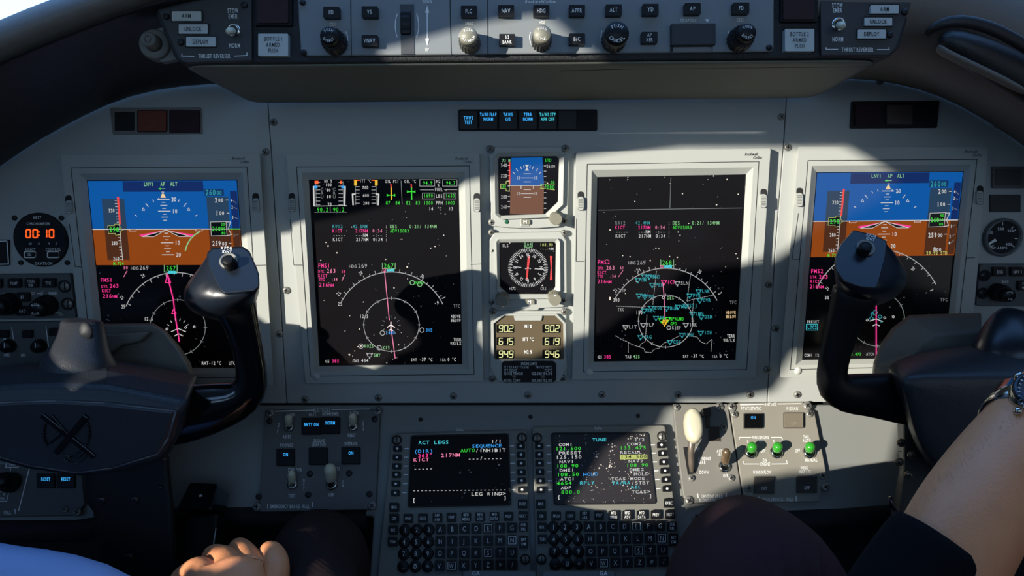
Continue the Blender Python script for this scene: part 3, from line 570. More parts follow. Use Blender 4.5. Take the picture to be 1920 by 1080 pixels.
b.poly(MAIN, [(959, 296), (1017, 295), (1020, 347), (957, 348)], h, cSKY); b.poly(MAIN, [(957, 348), (1020, 347), (1019, 401), (956, 402)], h, mat('glow_brown2', (112, 62, 28), .5, emit=.9))
sym_text(b, h+.0003, [('73 M', 941, 957, 301, 6, cLG), ('STD', 1021, 1034, 300.5, 6, cG), ('340', 938.5, 951, 310, 6.5, cW), ('320', 938.5, 951, 329.5, 6.5, cW), ('280', 939, 951, 369, 6.5, cW), ('260', 939, 951, 388, 6.5, cW), ('26', 1024, 1032, 311.5, 6.5, cW), ('500', 1032, 1041, 312, 5, cW), ('30', 941, 949, 349.5, 7, cG), ('2 6', 1013, 1025, 348.5, 7, cG), ('080', 1025, 1040, 351, 7, cG), ('00', 1032, 1040, 342, 6, cG),
    ('10', 969, 976, 333.5, 6, cW), ('10', 1001, 1008, 333.5, 6, cW), ('10', 969, 976, 363, 6, cW), ('10', 1001, 1008, 363, 6, cW)])
for p in ([(977, 333.5), (1000, 333.5)], [(977, 363), (1000, 363)], [(982, 326), (995, 326)], [(982, 341), (995, 341)], [(982, 355.5), (995, 355.5)], [(982, 370), (995, 370)], [(965, 348), (977, 348), (977, 354)], [(1012, 348), (1000, 348), (1000, 354)], [(954, 348), (1016, 348)], [(939, 345), (949, 345), (949, 340), (955, 340), (955, 358), (949, 358), (949, 354), (939, 354), (939, 345)], [(1013, 345), (1040, 345)], [(1013, 353), (1040, 356)]):
    b.line(MAIN, p, 1.1, h+.0002, cW if p[0][0] not in (939, 1013) else cYL)
b.poly(MAIN, [(954, 304), (957, 304), (957, 346), (954, 346)], h, cR)
for k in range(9):
    b.line(MAIN, [(1020, 311+k*10), (1024, 311+k*10)], .9, h, cW); b.line(MAIN, [(952, 310+k*9.7), (956, 310+k*9.7)], .9, h+.0001, cW)
for a in (-50, -35, -20, -10, 10, 20, 35, 50): b.line(MAIN, [(988+sin(radians(a))*r_, 345-cos(radians(a))*r_) for r_ in (30, 35)], 1.1, h+.0002, cW)
b.poly(MAIN, [(984, 309), (992, 309), (988, 315)], h+.0003, cW); b.poly(MAIN, [(984, 320), (992, 320), (988, 314)], h+.0003, cW)
b.build('symbology', so, recalc=False)
def stand_knob(x, y, parent, r=12, tri=False):
    b = MB(); b.lathe(MAIN, x, y, [(r*1.08, .006), (r*1.1, .009), (r, .011), (r*.98, .023), (r*.9, .0245)], KNOBG, 40, flute=.05)
    if tri: b.poly(MAIN, [(x-2, y-9), (x+2, y-9), (x, y-5.5)], .0249, WHITE)
    return b.build('knob', parent)
def mbutton(x, y, parent):
    b = MB(); b.prism(MAIN, rr(x-8, y-4.5, x+9, y+4.5, 2), .006, .0085, KNOBG); b.text(MAIN, 'M', x, y, 6, WHITE, .0088, wt=.04); return b.build('mode_button', parent)
stand_knob(1043, 411, t); mbutton(985, 416, t)
b = MB(); b.lathe(MAIN, 950, 416, [(4, .006), (4, .0066), (3.2, .0069)], mat('green_lens', (30, 90, 60), .3), 16); b.build('indicator_lamp', t)
b = MB(); b.loops(MAIN, [([(976, 407), (994, 407), (994, 425), (976, 425)], .006), ([(978, 409), (992, 409), (992, 423), (978, 423)], .007)], BEZEL); b.build('key_frame', t)
for x, y in ((919, 279), (1060, 278), (922, 417), (1058, 414)): screw(MAIN, x, y, 7, .004, t)
t, so = standby('standby_compass_display', 'small standby compass display with red needle, middle of the centre stack', 'standby instrument',
    [(926, 437), (1052, 435), (1062, 452), (1063, 560), (1056, 576), (1012, 578), (1008, 582), (990, 582), (984, 578), (922, 577), (918, 560), (918, 450)],
    [(934, 448), (1046, 447), (1050, 453), (1051, 545), (1034, 560), (952, 561), (932, 545), (930, 453)], [(938, 455), (1040, 454), (1042, 457), (1041, 538), (1031, 551), (953, 551), (938, 538), (937, 458)], .011, .007)
b = MB(); sym_text(b, h+.0003, [('ILS', 941, 954, 460.5, 6, cW), ('264', 983, 997, 458, 6, cLG), ('108.90', 1012, 1037, 459, 6, cYL), ('--.-', 1012, 1029, 466.5, 5, cYL), ('NM', 1029, 1038, 466.5, 5, cW), ('HDG', 954.5, 967, 541, 5.5, cRG), ('CRS', 1013, 1025, 541, 5.5, cRG)])
cx0, cy0 = 990, 502
for k in range(72):
    a = radians(k*5); r0 = 32 if k % 2 else 30
    b.line(MAIN, [(cx0+sin(a)*q, cy0-cos(a)*q*.98) for q in (r0, 37)], 1.1, h+.0002, cW)
for k, tt in enumerate('W,30,33,N,3,6,E,12,15,S,21,24'.split(',')):
    a = radians(k*30); b.text(MAIN, tt, cx0+sin(a)*24.5, cy0-cos(a)*24.5, 5.5, cW, h+.0003, wt=.02, wd=.8, rot=a)
b.line(MAIN, [(983, 455), (983, 463), (988, 463), (990, 467), (992, 463), (998, 463), (998, 455)], 1.1, h+.0002, cLG)
b.poly(MAIN, [(989.5, 480), (994, 480), (989, 525), (986, 525)], h+.0003, cR); b.poly(MAIN, [(1031, 480), (1036, 480), (1034.5, 502), (1036, 525), (1031, 525), (1032.5, 502)], h+.0003, cR)
b.line(MAIN, arc(991.5, 481, 2, 0, 360, 10), 1.2, h+.0004, cW); b.line(MAIN, arc(988, 524, 2, 0, 360, 10), 1.2, h+.0004, cW)
b.line(MAIN, [(963, 500), (977, 501.5)], 1.2, h+.0003, cW); b.line(MAIN, [(1003, 504), (1020, 505)], 1.6, h+.0003, cW); b.line(MAIN, [(985, 504), (990, 502), (995, 504)], 1.4, h+.0004, cW)
b.build('symbology', so, recalc=False)
stand_knob(941.7, 565, t, 12.5); stand_knob(1041, 562, t, 12.5, True); mbutton(993, 566, t)
for x, y in ((921, 436), (1058, 437), (923, 567), (1057, 563), (923, 470)): screw(MAIN, x, y, 6 if y != 470 else 4, .004, t)
t = thing('engine_readout', 'small engine readout with pale segment digits, bottom of the centre stack', 'standby instrument', MAIN.at(990, 640), )
o_ = [(941, 588), (1044, 588), (1061, 606), (1063, 690), (1048, 716), (934, 716), (920, 690), (921, 606)]; i_ = [(945, 592), (1041, 592), (1056, 607), (1057, 672), (1054, 674), (930, 674), (927, 672), (926, 607)]
b = MB(); b.prism(MAIN, [(918, 583), (1062, 583), (1064, 718), (918, 718)], 0, .004, BEZEL); b.loops(MAIN, [(o_, .004), (o_, .009), (i_, .009), (i_, .006)], BEZEL, cap1=False); b.build('bezel', t, bevel=.0008)
b = MB(); b.poly(MAIN, i_, .0065, BROWN); b.prism(MAIN, rq([(963, 592), (1017, 592), (1015, 601), (965, 601)], 2), .006, .0085, BEZEL)
fo = b.build('face', t)
b = MB()
for y, l_, r_ in ((616, '90.2', '90.2'), (640, '615', '619'), (664, '94.9', '94.6')):
    b.poly(MAIN, rr(931, y-8, 964, y+8, 2), .0068, cK); b.poly(MAIN, rr(1017, y-8, 1051, y+8, 2), .0068, cK)
    b.seg7(MAIN, l_, 936, y, 6.5, 12, 9.6, cSEG, .0071, 1.7); b.seg7(MAIN, r_, 1022.5, y, 6.5, 12, 9.6, cSEG, .0071, 1.7)
for tt, y in (('N1 %', 612), ('ITT \u00b0C', 636), ('N2 %', 660)): b.text(MAIN, tt, 991, y, 6, WHITE, .0071, wt=.035, wd=.7)
b.build('readings', t, recalc=False)
for x, y in ((924, 585), (1058, 585), (923, 711), (1056, 710)): screw(MAIN, x, y, 6.5, .004, t)
t = thing('engine_limits_placard', 'black engraved engine limits placard below the segment digit readout', 'placard', MAIN.at(992, 697))
b = MB(); b.prism(MAIN, rq([(944, 677), (1038, 677), (1043, 683), (1043, 712), (1038, 717), (946, 717), (941, 712), (941, 683)], 2), .009, .0105, MATTE); b.build('plate', t, bevel=.0004)
label(t, MAIN, [('ENGINE LIMITS', 992, 682, 5), ('ITT START/TRANS', 945, 688.5, 4.6, {'al': 'l', 'x1': 992}), ('740\u00b0C/780\u00b0C', 1004, 688.5, 4.6, {'x1': 1036}), ('ITT CONT', 945, 694.5, 4.6, {'x1': 970}), ('720\u00b0C', 1021, 694.5, 4.6, {'x1': 1036}),
    ('N1/N2 TRANS', 945, 700.5, 4.6, {'x1': 981}), ('102.0%/104.0%', 996, 700.5, 4.6, {'x1': 1036}), ('N1/N2 CONT', 945, 713.5, 4.6, {'x1': 977}), ('100.0%/102.8%', 996, 713.5, 4.6, {'x1': 1036})], .0108)
for x in (964, 1018): screw(MAIN, x, 707.5, 3.5, .0105, t)
# ------------------------------------------------------------------ warning button strips
t = thing('warning_button_strip', 'long black strip of square buttons with cyan legends, below the glareshield', 'button strip', MAIN.at(990, 226))
b = MB(); b.prism(MAIN, rr(859.5, 205, 1120, 245, 3), 0, .004, MATTE); b.build('housing', t, bevel=.0005)
L_ = [('TAWS', 'TEST'), ('TAWS FLAP', 'NORM'), ('TAWS', 'G/S'), ('TERR', 'NORM'), ('TAWS STP', 'APR OFF'), ()]
for i, l_ in enumerate(L_):
    x = 862+i*37.1; button(MAIN, x, 208, x+33, 242, .004, .0075, t, l_, mt=cRH if i < 4 else cC, hp=6, dy=0 if i == 0 else -6, wt=.02)
def annun(name, label_, plate, cells, m):
    t = thing(name, label_, 'annunciator', MAIN.at(*ctr(plate))); b = MB(); b.prism(MAIN, rq(plate, 3), 0, .0022, m); b.build('plate', t, bevel=.0004)
    for c, mm in cells: button(MAIN, *c, .002, .006 if mm != MATTE else .0026, t, (), m=mm, name='lamp', frame=BLACK if mm != MATTE else None)
    return t
t = annun('annunciator_panel', 'grey annunciator plate with one black and two dull red lamps, left of centre', [(206, 202), (376, 201), (379, 251), (211, 252)], [((215, 210, 252, 245), MATTE), ((259, 208, 311, 246), LAMPR), ((319, 208, 373, 247), LAMPD)], mat('annunciator_plate', (120, 114, 106), .5))
label(t, MAIN, [('MASTER', 285, 217, 5, {'m': mat('faint_print', (120, 66, 50))}), ('WARNING', 285, 227, 5, {'m': mat('faint_print', (1, 1, 1))}), ('RESET', 285, 237, 5, {'m': mat('faint_print', (1, 1, 1))})], .0064)
annun('annunciator_panel', 'black annunciator strip with unlit lamps, right of centre near the right hood', [(1597, 190), (1762, 189), (1757, 240), (1594, 241)], [((1604, 197, 1650, 235), LAMPD), ((1663, 197, 1711, 233), mat('unlit_brown_lamp', (58, 48, 44), .3))], BLACK)
# ------------------------------------------------------------------ left side instruments
t = thing('chronometer', 'round black clock with glowing orange digits left of the leftmost display', 'clock', MAIN.at(75, 450))
b = MB(); b.lathe(MAIN, 75, 450, [(51, 0), (51, .002), (49, .003), (47, .003)], MATTE, 48, mtop=MATTE); b.build('face', t)
b = MB(); b.prism(MAIN, rq([(38, 424), (118, 424), (124, 462), (32, 462)], 3), .003, .0045, GLOSS); so = b.build('screen', t)
b = MB(); b.seg7(MAIN, '00:10', 49, 438, 8, 15, 13, cO, .0049, 2.6, 0); b.build('digits', so, recalc=False)
label(t, MAIN, [('M877', 70, 408, 5, {'wd': .8}), ('CHRONOMETER', 72, 419.5, 4.5, {'wd': .8}), ('GMT', 57, 457, 3.5), ('LT', 73, 457, 3.5), ('FT', 92, 457, 3.5), ('ET', 106, 457, 3.5), ('SELECT', 57, 468, 4.5, {'wd': .8}), ('CONTROL', 100, 468, 4.5, {'wd': .8}), ('DAVTRON', 82, 494, 5, {'wd': .8})], .0051)
for x, tt in ((55.5, ('SEL',)), (99, ())): button(MAIN, x-9, 473, x+9, 482, .003, .006, t, tt, hp=4.5, frame=WHITE)
for x, y in ((25, 409), (113, 409), (37, 493), (124, 493)): screw(MAIN, x, y, 5, .0, t, SDARK)
t = thing('small_gauge', 'narrow black gauge in a white frame at the left edge above the radar panel', 'gauge', MAIN.at(0, 474))
b = MB(); b.prism(MAIN, rr(-60, 450, 16, 498, 2), 0, .003, MATTE); b.build('face', t); b = MB(); b.line(MAIN, [(-60, 453), (13, 452), (16, 495), (-60, 497)], 2, .0033, WHITE, True); b.build('frame', t)
t = thing('radar_control_panel', 'black button and knob panel under the round clock', 'control panel', MAIN.at(60, 556))
pts = [(-120, 516), (131, 514), (142, 596), (-120, 601)]
b = MB(); b.prism(MAIN, rq(pts, 4), 0, .008, mat('radar_panel_paint', (84, 86, 86), .5)); b.build('plate', t, bevel=.0008)
for x, y, tt in ((-10, 532, ('GCS',)), (26, 531.5, ('FRMT',)), (58, 531, ('TERR/', 'WX')), (90.5, 531, ('TFC',)), (42, 557.5, ('ET',)), (42, 583, ('RAD',))): button(MAIN, x-12, y-8.5, x+12, y+8.5, .008, .012, t, tt, hp=5.5)
label(t, MAIN, [('DATA', 12, 551.5, 5), ('TILT', 61, 550.5, 5), ('RANGE', 99, 550, 5), seg([(70, 550.5), (80, 550.5)]), seg(arc(80, 550.5, 3.5, 180, 360, 8)), ('Rockwell', 108, 586, 3.6, {'sk': .35}), ('Collins', 114, 590, 3.6, {'sk': .35})], .0084)
def dknob(pl, x, y, r, h0, parent, r2=None, m=None, txt=None, name='knob', H1=.014, H2=.024, dot=None, m2=None, fl=0.06):
    b = MB(); m = m or BLACK; r2 = r2 or r*.72
    b.lathe(pl, x, y, [(r, h0), (r*1.02, h0+.002), (r*.95, h0+H1), (r*.88, h0+H1+.0015), (r2*.9, h0+H1+.0015)], m, 40, flute=fl, href=h0+H2); o = b.build(name, parent)
    c = MB(); c.lathe(pl, x, y, [(r2, h0+H1), (r2, h0+H2-.0015), (r2*.9, h0+H2)], m2 or m, 32)
    if txt:
        n = 0
        for s_, a0, sg in txt:
            for i, ch in enumerate(s_):
                a = radians(a0+(i-(len(s_)-1)/2)*(25 if len(s_) < 6 else 21)*sg)
                c.text(pl, ch, x+sin(a)*r2*.62, y-cos(a)*r2*.62, r2*.29, WHITE, h0+H2+.0003, wt=.01, wd=.8, rot=a if sg > 0 else a+pi)
    if dot: c.line(pl, [(x, y-r2*.8), (x, y)], 1.5, h0+H2+.0003, WHITE)
    c.build('knob_cap', o); return o
dknob(MAIN, 66, 580, 20, .008, t, 15, txt=(('PUSH', 0, 1), ('AUTO', 180, -1))); dknob(MAIN, -6, 577, 21, .008, t, 14)
for x, y in ((121, 537), (127, 570)): dzus(MAIN, x, y, 12, .008, t, STEEL)
t = thing('audio_control_panel', 'dark audio panel with small knobs at the left edge under the radar control panel', 'control panel', MAIN.at(40, 650))
b = MB(); b.prism(MAIN, [(-120, 606), (143, 603), (160, 725), (-120, 730)], 0, .006, mat('radar_panel_paint', (1, 1, 1))); b.build('plate', t, bevel=.0008)
for x, y in ((5, 627), (100, 623), (50, 627)): button(MAIN, x-9, y-7, x+9, y+7, .006, .01, t, ())
label(t, MAIN, [('HF', 9, 635.5, 5), ('MKR', 44, 666, 5), ('DME2', 13, 665.5, 5), seg([(22, 614), (28, 655)]), seg([(86, 612), (91, 650)]), ('MIC', 108, 640, 5)], .0064)
dknob(MAIN, 8, 652, 13, .006, t, 11, H1=.004, H2=.010, dot=True); dknob(MAIN, 66, 652, 13, .006, t, 11, H1=.004, H2=.010, dot=True)
# ------------------------------------------------------------------ right side instruments
t = thing('direct_current_ammeter', 'round black ammeter with white needle near the right edge', 'gauge', MAIN.at(1880, 445))
b = MB(); b.lathe(MAIN, 1880, 445, [(36, 0), (36, .005), (33, .007), (30.5, .006), (30, .003)], mat('gauge_rim', (90, 92, 92), .35), 48, mtop=MATTE); b.build('face', t)
b = MB()
for a in (-130, -65, 0, 45, 60, 95, 130): b.line(MAIN, [(1880+sin(radians(a))*r_, 445-cos(radians(a))*r_) for r_ in (23, 28)], 1.6, .0035, WHITE)
for tt, x, y in (('100', 1857, 436), ('200', 1877, 429), ('300', 1895, 433), ('400', 1892, 458), ('DC AMPS', 1873, 465), ('0', 1857, 460)): b.text(MAIN, tt, x, y, 4.6, WHITE, .0035, wt=.02)
b.build('scale', t, recalc=False)
b = MB(); b.poly(MAIN, [(1866, 447), (1869, 452), (1852, 460), (1851, 458)], .0045, WHITE); b.build('needle', t)
t = thing('blank_placard', 'pale empty card holder above the round ammeter at the right edge', 'placard', MAIN.at(1888, 332))
b = MB(); b.prism(MAIN, rr(1861, 312, 1930, 353, 3), 0, .003, mat('card_holder', (84, 84, 84), .3)); b.prism(MAIN, rr(1867, 317, 1915, 348, 2), .003, .0036, mat('card', (64, 62, 60), .5)); b.build('plate', t, bevel=.0005)
t = thing('dark_annunciator', 'small dark olive rectangular lamp above the round ammeter', 'annunciator', MAIN.at(1885, 382))
b = MB(); b.prism(MAIN, rr(1857, 365, 1914, 398, 2), 0, .002, mat('olive_dark', (44, 46, 42), .5)); b.build('lamp', t, bevel=.0004)
t = thing('radio_tuning_panel', 'button panel with the ENG and NAV 1 keys at the right edge below the ammeter', 'control panel', MAIN.at(1880, 537))
b = MB(); b.prism(MAIN, rq([(1838, 496), (2040, 496), (2040, 577), (1830, 573)], 5), 0, .008, mat('radar_panel_paint', (1, 1, 1))); b.build('plate', t, bevel=.0008)
for x, y, tt in ((1875, 510, ('ENG',)), (1908, 510, ('NAV 1',)), (1922, 536, ('CLR', 'MEM'))): button(MAIN, x-12, y-8.5, x+12, y+8.5, .008, .012, t, tt, hp=5.5)
label(t, MAIN, [('BARO', 1885, 528, 5)], .0084); dknob(MAIN, 1894, 555, 17, .008, t, 12, txt=(('PUSH', 0, 1), ('STD', 180, -1)))
for x, y in ((1846, 517), (1843, 550)): dzus(MAIN, x, y, 11, .008, t)
# ------------------------------------------------------------------ glareshield
t = thing('glareshield', 'black crinkle-painted glareshield body with grey underside across the top of the picture', 'glareshield', dp(990, 110, .12))
b = MB()
b.prism(GLR, [(300, -120), (1712, -120), (1712, 0), (1686, 90), (1668, 106), (1650, 108), (340, 120), (326, 106), (290, 20)], -.03, 0, CRINK); b.build('front_frame', t, bevel=.0012)
# underside: loft from the lower lip back to the panel
b = MB()
def row(y0, xl, xr, d, sag=0): return [dp(xl+(xr-xl)*k/12, y0[0]+(y0[1]-y0[0])*k/12 + sag*sin(pi*k/12), d) for k in range(13)]
R_ = [row((119, 109), 336, 1652, GY-.002), row((128, 118), 352, 1640, GY-.02), row((146, 134), 385, 1612, GY-.06), row((166, 157), 425, 1574, .09), row((182, 174), 452, 1540, .045), row((188, 179), 468, 1524, .012), row((188, 178), 470, 1520, .001)]
vs = [p for r in R_ for p in r]; fs = [(k*13+i, k*13+i+1, (k+1)*13+i+1, (k+1)*13+i) for k in range(len(R_)-1) for i in range(12)]
b.add(vs, fs, UNDER, True); o = b.build('underside', t, solid=.003, sub=1)
for x, y, d in ((1429, 163, .075), (1453, 149, .1), (1500, 155, .09)):
    b = MB(); c = dp(x, y, d); pl = Plane(c, (0, -.35, -1)); pl.o = c
    b.lathe(pl, x, y, [(9, -.001), (9, .001), (6, .0012), (6, .004)], SDARK, 12); b.build('screw', t)
b = MB(); b.line(Plane(dp(1300, 127, GY-.022), (0, -.5, -1)), [(1050, 133), (1200, 129), (1636, 125)], 1, .001, DGAP); b.build('seam', t)
# ---- flight guidance panel
t = thing('flight_guidance_panel', 'long grey autopilot panel with mode keys and round knobs in the middle of the glareshield', 'control panel', GLR.at(1005, 40))
HG = .004
b = MB(); b.prism(GLR, [(556, -90), (1452, -90), (1451, 90), (1447, 97), (576, 105), (564, 96), (560, 40)], 0, HG, GUIDE); b.build('plate', t, bevel=.001)
b = MB()
for x0, x1, yb in ((657, 659, 103), (843, 846, 103), (914, 915, 102), (1115, 1115, 99), (1184, 1184, 98), (1352, 1352, 97)):
    m = DGAP if x0 < 1100 else mat('pale_groove', (130, 132, 130), .4); b.line(GLR, [(x0, -40), (x1, yb)], 1.6, HG+.0002, m)
b.build('groove', t, recalc=False)
for x, y, tt in ((621, 23, ('FD',)), (693, 22, ('VS',)), (879, 21, ('FLC',)), (949, 20, ('NAV',)), (1015, 20, ('HDG',)), (1082, 19.5, ('APPR',)), (1151, 18.5, ('ALT',)), (1220, 17.5, ('YD',)), (1299, 16, ('AP',)), (1390, 15, ('FD',)), (693, 76, ('VNAV',)), (951, 74, ('1/2', 'BANK')), (1082, 73, ('B/C',)), (1218, 70, ('AP', 'XFR'))):
    button(GLR, x-15, y-10.5, x+15, y+10.5, HG, HG+.006, t, tt, hp=7.6 if len(tt) == 1 else 6.2, m=GLOSS if 0 else BLACK)
for x, tt, a in ((616, 'CRS1', (('PUSH', 0, 1), ('DIRECT', 180, -1))), (878, 'SPEED', (('PUSH', 0, 1), ('IAS/MACH', 180, -1))), (1402, 'CRS2', (('PUSH', 0, 1), ('DIRECT', 180, -1)))):
    y = 66 if x < 900 else 60
    dknob(GLR, x, y, 24 if x != 878 else 21, HG, t, 17, m=KNOBD if x == 878 else BLACK, txt=a, H1=.013, H2=.024, m2=KNOBG if x == 878 else BLACK)
dknob(GLR, 1017, 63, 20, HG, t, 17, m=KNOBD, m2=KNOBG, txt=(('PUSH', 0, 1), ('SYNC', 180, -1)), H1=.012, H2=.024, fl=.14)
dknob(GLR, 1157, 62, 24, HG, t, 23, txt=(('PUSH', 0, 1), ('CANCEL', 180, -1)), H1=.012, H2=.022)
items = [('CRS1', 624, 45.5, 6), ('SPEED', 880, 44, 6), ('HDG', 1017, 42, 5.5), ('CRS2', 1388, 37.5, 6), ('YD/AP DISC', 1291, 38.5, 6), ('DOWN', 801, 3, 6), ('UP', 801, 93, 6.5), ('RockwellCollins', 1013, 3, 5, {'sk': .25, 'x1': 1042, 'al': 'l'}), seg([(801, 15), (801, 82)], 2),
         seg(arc(625, 73, 27, 60, 110, 8), 1.6), seg(arc(888, 71, 27, 240, 290, 8), 1.6), seg(arc(1020, 70, 27, 240, 290, 8), 1.6), seg(arc(1157, 68, 30, 235, 290, 8), 1.6), seg(arc(1392, 68, 27, 235, 290, 8), 1.6), seg(arc(763, 48, 22, 235, 305, 8, 38), 1.6), seg(arc(763, 48, 22, 55, 125, 8, 38), 1.6)]
items[7] = ('RockwellCollins', 984, 3, 5, {'sk': .25, 'x1': 1042})
label(t, GLR, items, HG+.0003)
b = MB()
for s_, y in ((1, 10), (-1, 86)): b.poly(GLR, [(797, y+s_*14), (805, y+s_*14), (801, y)], HG+.0004, WHITE)
b.poly(GLR, [(1322, 36), (1330, 36), (1326, 42)], HG+.0004, WHITE); b.build('arrow', t)
b = MB(); b.prism(GLR, [(750, 8), (776, 8), (777, 102), (752, 102)], HG, HG+.0006, mat('wheel_slot', (60, 64, 68), .5))
pl = GLR; c = pl.at(763, 48, HG-.006); k = pl.sc(763, 48, HG); rg = []
for xx, rr_ in ((-10, 34), (-8, 38), (8, 38), (10, 34)):
    up = Vector((0, sin(T3), cos(T3))); rg.append([c + Vector((xx*k, 0, 0)) + (up*cos(2*pi*i/48)+pl.n*sin(2*pi*i/48)*.55)*rr_*k*(1-.03*(i % 2)) for i in range(48)])
b.rings(rg, BLACK, smooth=False); b.build('thumbwheel', t)
b = MB(); b.prism(GLR, [(1259, 44), (1342, 43), (1342, 84), (1259, 85)], HG, HG+.006, mat('bar_black', (34, 37, 42), .45)); b.build('disconnect_bar', t, bevel=.0006)
b = MB(); b.loops(GLR, [([(1257, 60), (1262, 60), (1262, 96), (1257, 98)], HG), ([(1257, 60), (1262, 60), (1262, 96), (1257, 98)], HG+.002)], BLACK, cap1=True); b.loops(GLR, [([(1336, 70), (1340, 70), (1340, 97), (1337, 97)], HG), ([(1336, 70), (1340, 70), (1340, 97), (1337, 97)], HG+.002)], GUIDE, cap1=True); b.build('bar_guide', t)
for x, y in ((568, 97), (566, 3), (1444, 88)): screw(GLR, x, y, 6, HG*.4 if 0 else HG, t, SDARK)
# ---- thrust reverser panels
REV = mat('reverser_panel_paint', (52, 53, 54), .45, bump=.1)
def rev(lab, pts, keys, tg, texts, screws, tipx):
    t = thing('thrust_reverser_panel', lab, 'control panel', GLR.at(*ctr(pts)), 'thrust reverser panels'); b = MB(); b.prism(GLR, pts, 0, .004, REV); b.build('plate', t, bevel=.0008)
    for q, tt in keys: button(GLR, *q, .004, .007, t, (tt,), m=LGREY, mt=INK, hp=7.6, name='legend_light', frame=BLACK, r=1, wt=.015)
    toggle(GLR, tg[0], tg[1], tipx, tg[1]+1, t, 7.5, 13, L=.018)
    label(t, GLR, texts, .0043)
    for x, y in screws: screw(GLR, x, y, 6.5, .004, t, SDARK)
rev('left dark thrust reverser panel with ARM, UNLOCK and DEPLOY lights', [(302, -80), (472, -80), (472, 114), (350, 118), (340, 114), (333, 105), (295, 18)], [((322, 21, 377, 39), 'ARM'), ((335, 45.5, 389, 63), 'UNLOCK'), ((349, 69, 404, 87), 'DEPLOY')], (439, 58),
    [('STOW', 437, 20, 8), ('EMER', 437, 30.5, 8), ('NORM', 440, 85.5, 8), ('THRUST REVERSER', 402, 105, 7.5), seg([(341, 101), (341, 105), (364, 105.5)], 1.5), seg([(440, 105), (463, 104), (463, 99)], 1.5)], [(309.5, 30), (337, 78), (456, 8)], 430)
rev('right dark thrust reverser panel with ARM, UNLOCK and DEPLOY lights', [(1537, -80), (1716, -80), (1709, 5), (1680, 90), (1667, 104), (1540, 104)], [((1633, 9.5, 1685, 25), 'ARM'), ((1621.5, 33, 1673, 48), 'UNLOCK'), ((1609, 55.5, 1661, 72), 'DEPLOY')], (1571, 47),
    [('STOW', 1570.5, 10, 8), ('EMER', 1570.5, 19.5, 8), ('NORM', 1571, 73.5, 8), ('THRUST REVERSER', 1608, 93, 7.5), seg([(1549, 89), (1549, 92.5), (1571, 92.5)], 1.5), seg([(1645, 93), (1667, 93), (1667, 89)], 1.5)], [(1671, 64), (1699, 21)], 1579)
for lab, x0, x1, ys, lx, ly, num in (('left white BOTTLE 1 pushlight beside the left reverser panel', 484, 540, 63, 477, 48, '1'), ('right grey BOTTLE 2 pushlight beside the right reverser panel', 1472, 1527, 54, 1464, 41, '2')):
    t = thing('fire_bottle_switch', lab, 'push switch', GLR.at((x0+x1)/2, ys+20), 'fire bottle switches')
    button(GLR, x0, ys, x1, ys+42, 0, .006, t, ('BOTTLE '+num, 'ARMED', 'PUSH'), m=LGREY, mt=INK, hp=7.6, frame=BLACK, wt=.008, name='push_light')
    t = thing('engine_fire_light', ('left' if num == '1' else 'right')+' dark square engine fire light, above the BOTTLE '+num+' pushlight', 'warning light', GLR.at(lx+35, ly-30), 'engine fire lights')
    b = MB(); b.prism(GLR, rr(lx, ly-80, lx+70, ly, 3), 0, .004, BLACK); b.build('housing', t, bevel=.0006)
    button(GLR, lx+5, ly-75, lx+63, ly-5, .004, .007, t, (), m=mat('unlit_red_lamp', (52, 36, 38), .22), name='lamp')
# ---- grey gasper on the left, hood arches
t = thing('air_gasper', 'round grey swivel air gasper with dotted face left of the left reverser panel', 'lamp', dp(285, 80, .17))
PLH = Plane(dp(290, 80, .17), (.15, -1, .1))
b = MB(); b.lathe(PLH, 288, 82, [(28, -.01), (29, 0), (27, .004), (17, .005)], SHRD, 32); b.prism(PLH, rq([(280, 58), (318, 46), (340, 110), (300, 118)], 8), -.008, .001, SHRD); b.build('mounting_plate', t, bevel=.001)
b = MB(); b.lathe(PLH, 277, 73, [(17, .004), (15, .008), (14, .018), (12, .0195)], SHRD, 28)
for k in range(8): b.line(PLH, arc(277+sin(k*pi/4)*5.5, 73-cos(k*pi/4)*5.5, .7, 0, 360, 6), 1.4, .0199, MATTE)
b.build('gasper_head', t)
def loft(name, parent, rows, m, solid=0, sub=1):
    b = MB(); n = len(rows[0]); vs = [dp(*p) for r in rows for p in r]
    b.add(vs, [(k*n+i, k*n+i+1, (k+1)*n+i+1, (k+1)*n+i) for k in range(len(rows)-1) for i in range(n-1)], m, True)
    return b.build(name, parent, solid=solid, sub=sub)
t = thing('padded_hood', 'black padded hood arch curving down over the left end of the instrument panel', 'padded hood', dp(60, 150, .15), 'padded hoods')
IN_ = [(-260, 520), (-120, 400), (-40, 335), (40, 277), (110, 236), (200, 189), (290, 162), (395, 152), (480, 150)]
def off(pts, dx, dy, d): return [(x+dx*(1-k/8*.0), y+dy, d) for k, (x, y) in enumerate(pts)]
rows = [[(x, y, .0) for x, y in IN_], [(x-4, y-12, .03) for x, y in IN_],
        [(-330, 470, .07), (-170, 350, .07), (-80, 290, .07), (0, 225, .07), (80, 180, .07), (180, 130, .07), (270, 110, .07), (390, 95, .07), (480, 90, .07)],
        [(-380, 400, .14), (-210, 290, .14), (-110, 225, .14), (-30, 170, .14), (60, 125, .14), (165, 78, .14), (270, 40, .14), (390, 20, .14), (480, 10, .14)],
        [(-420, 350, .20), (-230, 230, .20), (-120, 165, .20), (-30, 120, .20), (60, 80, .20), (165, 40, .20), (270, 2, .20), (390, -30, .20), (480, -40, .20)]]
loft('inner_skin', t, rows, PAD, .004)
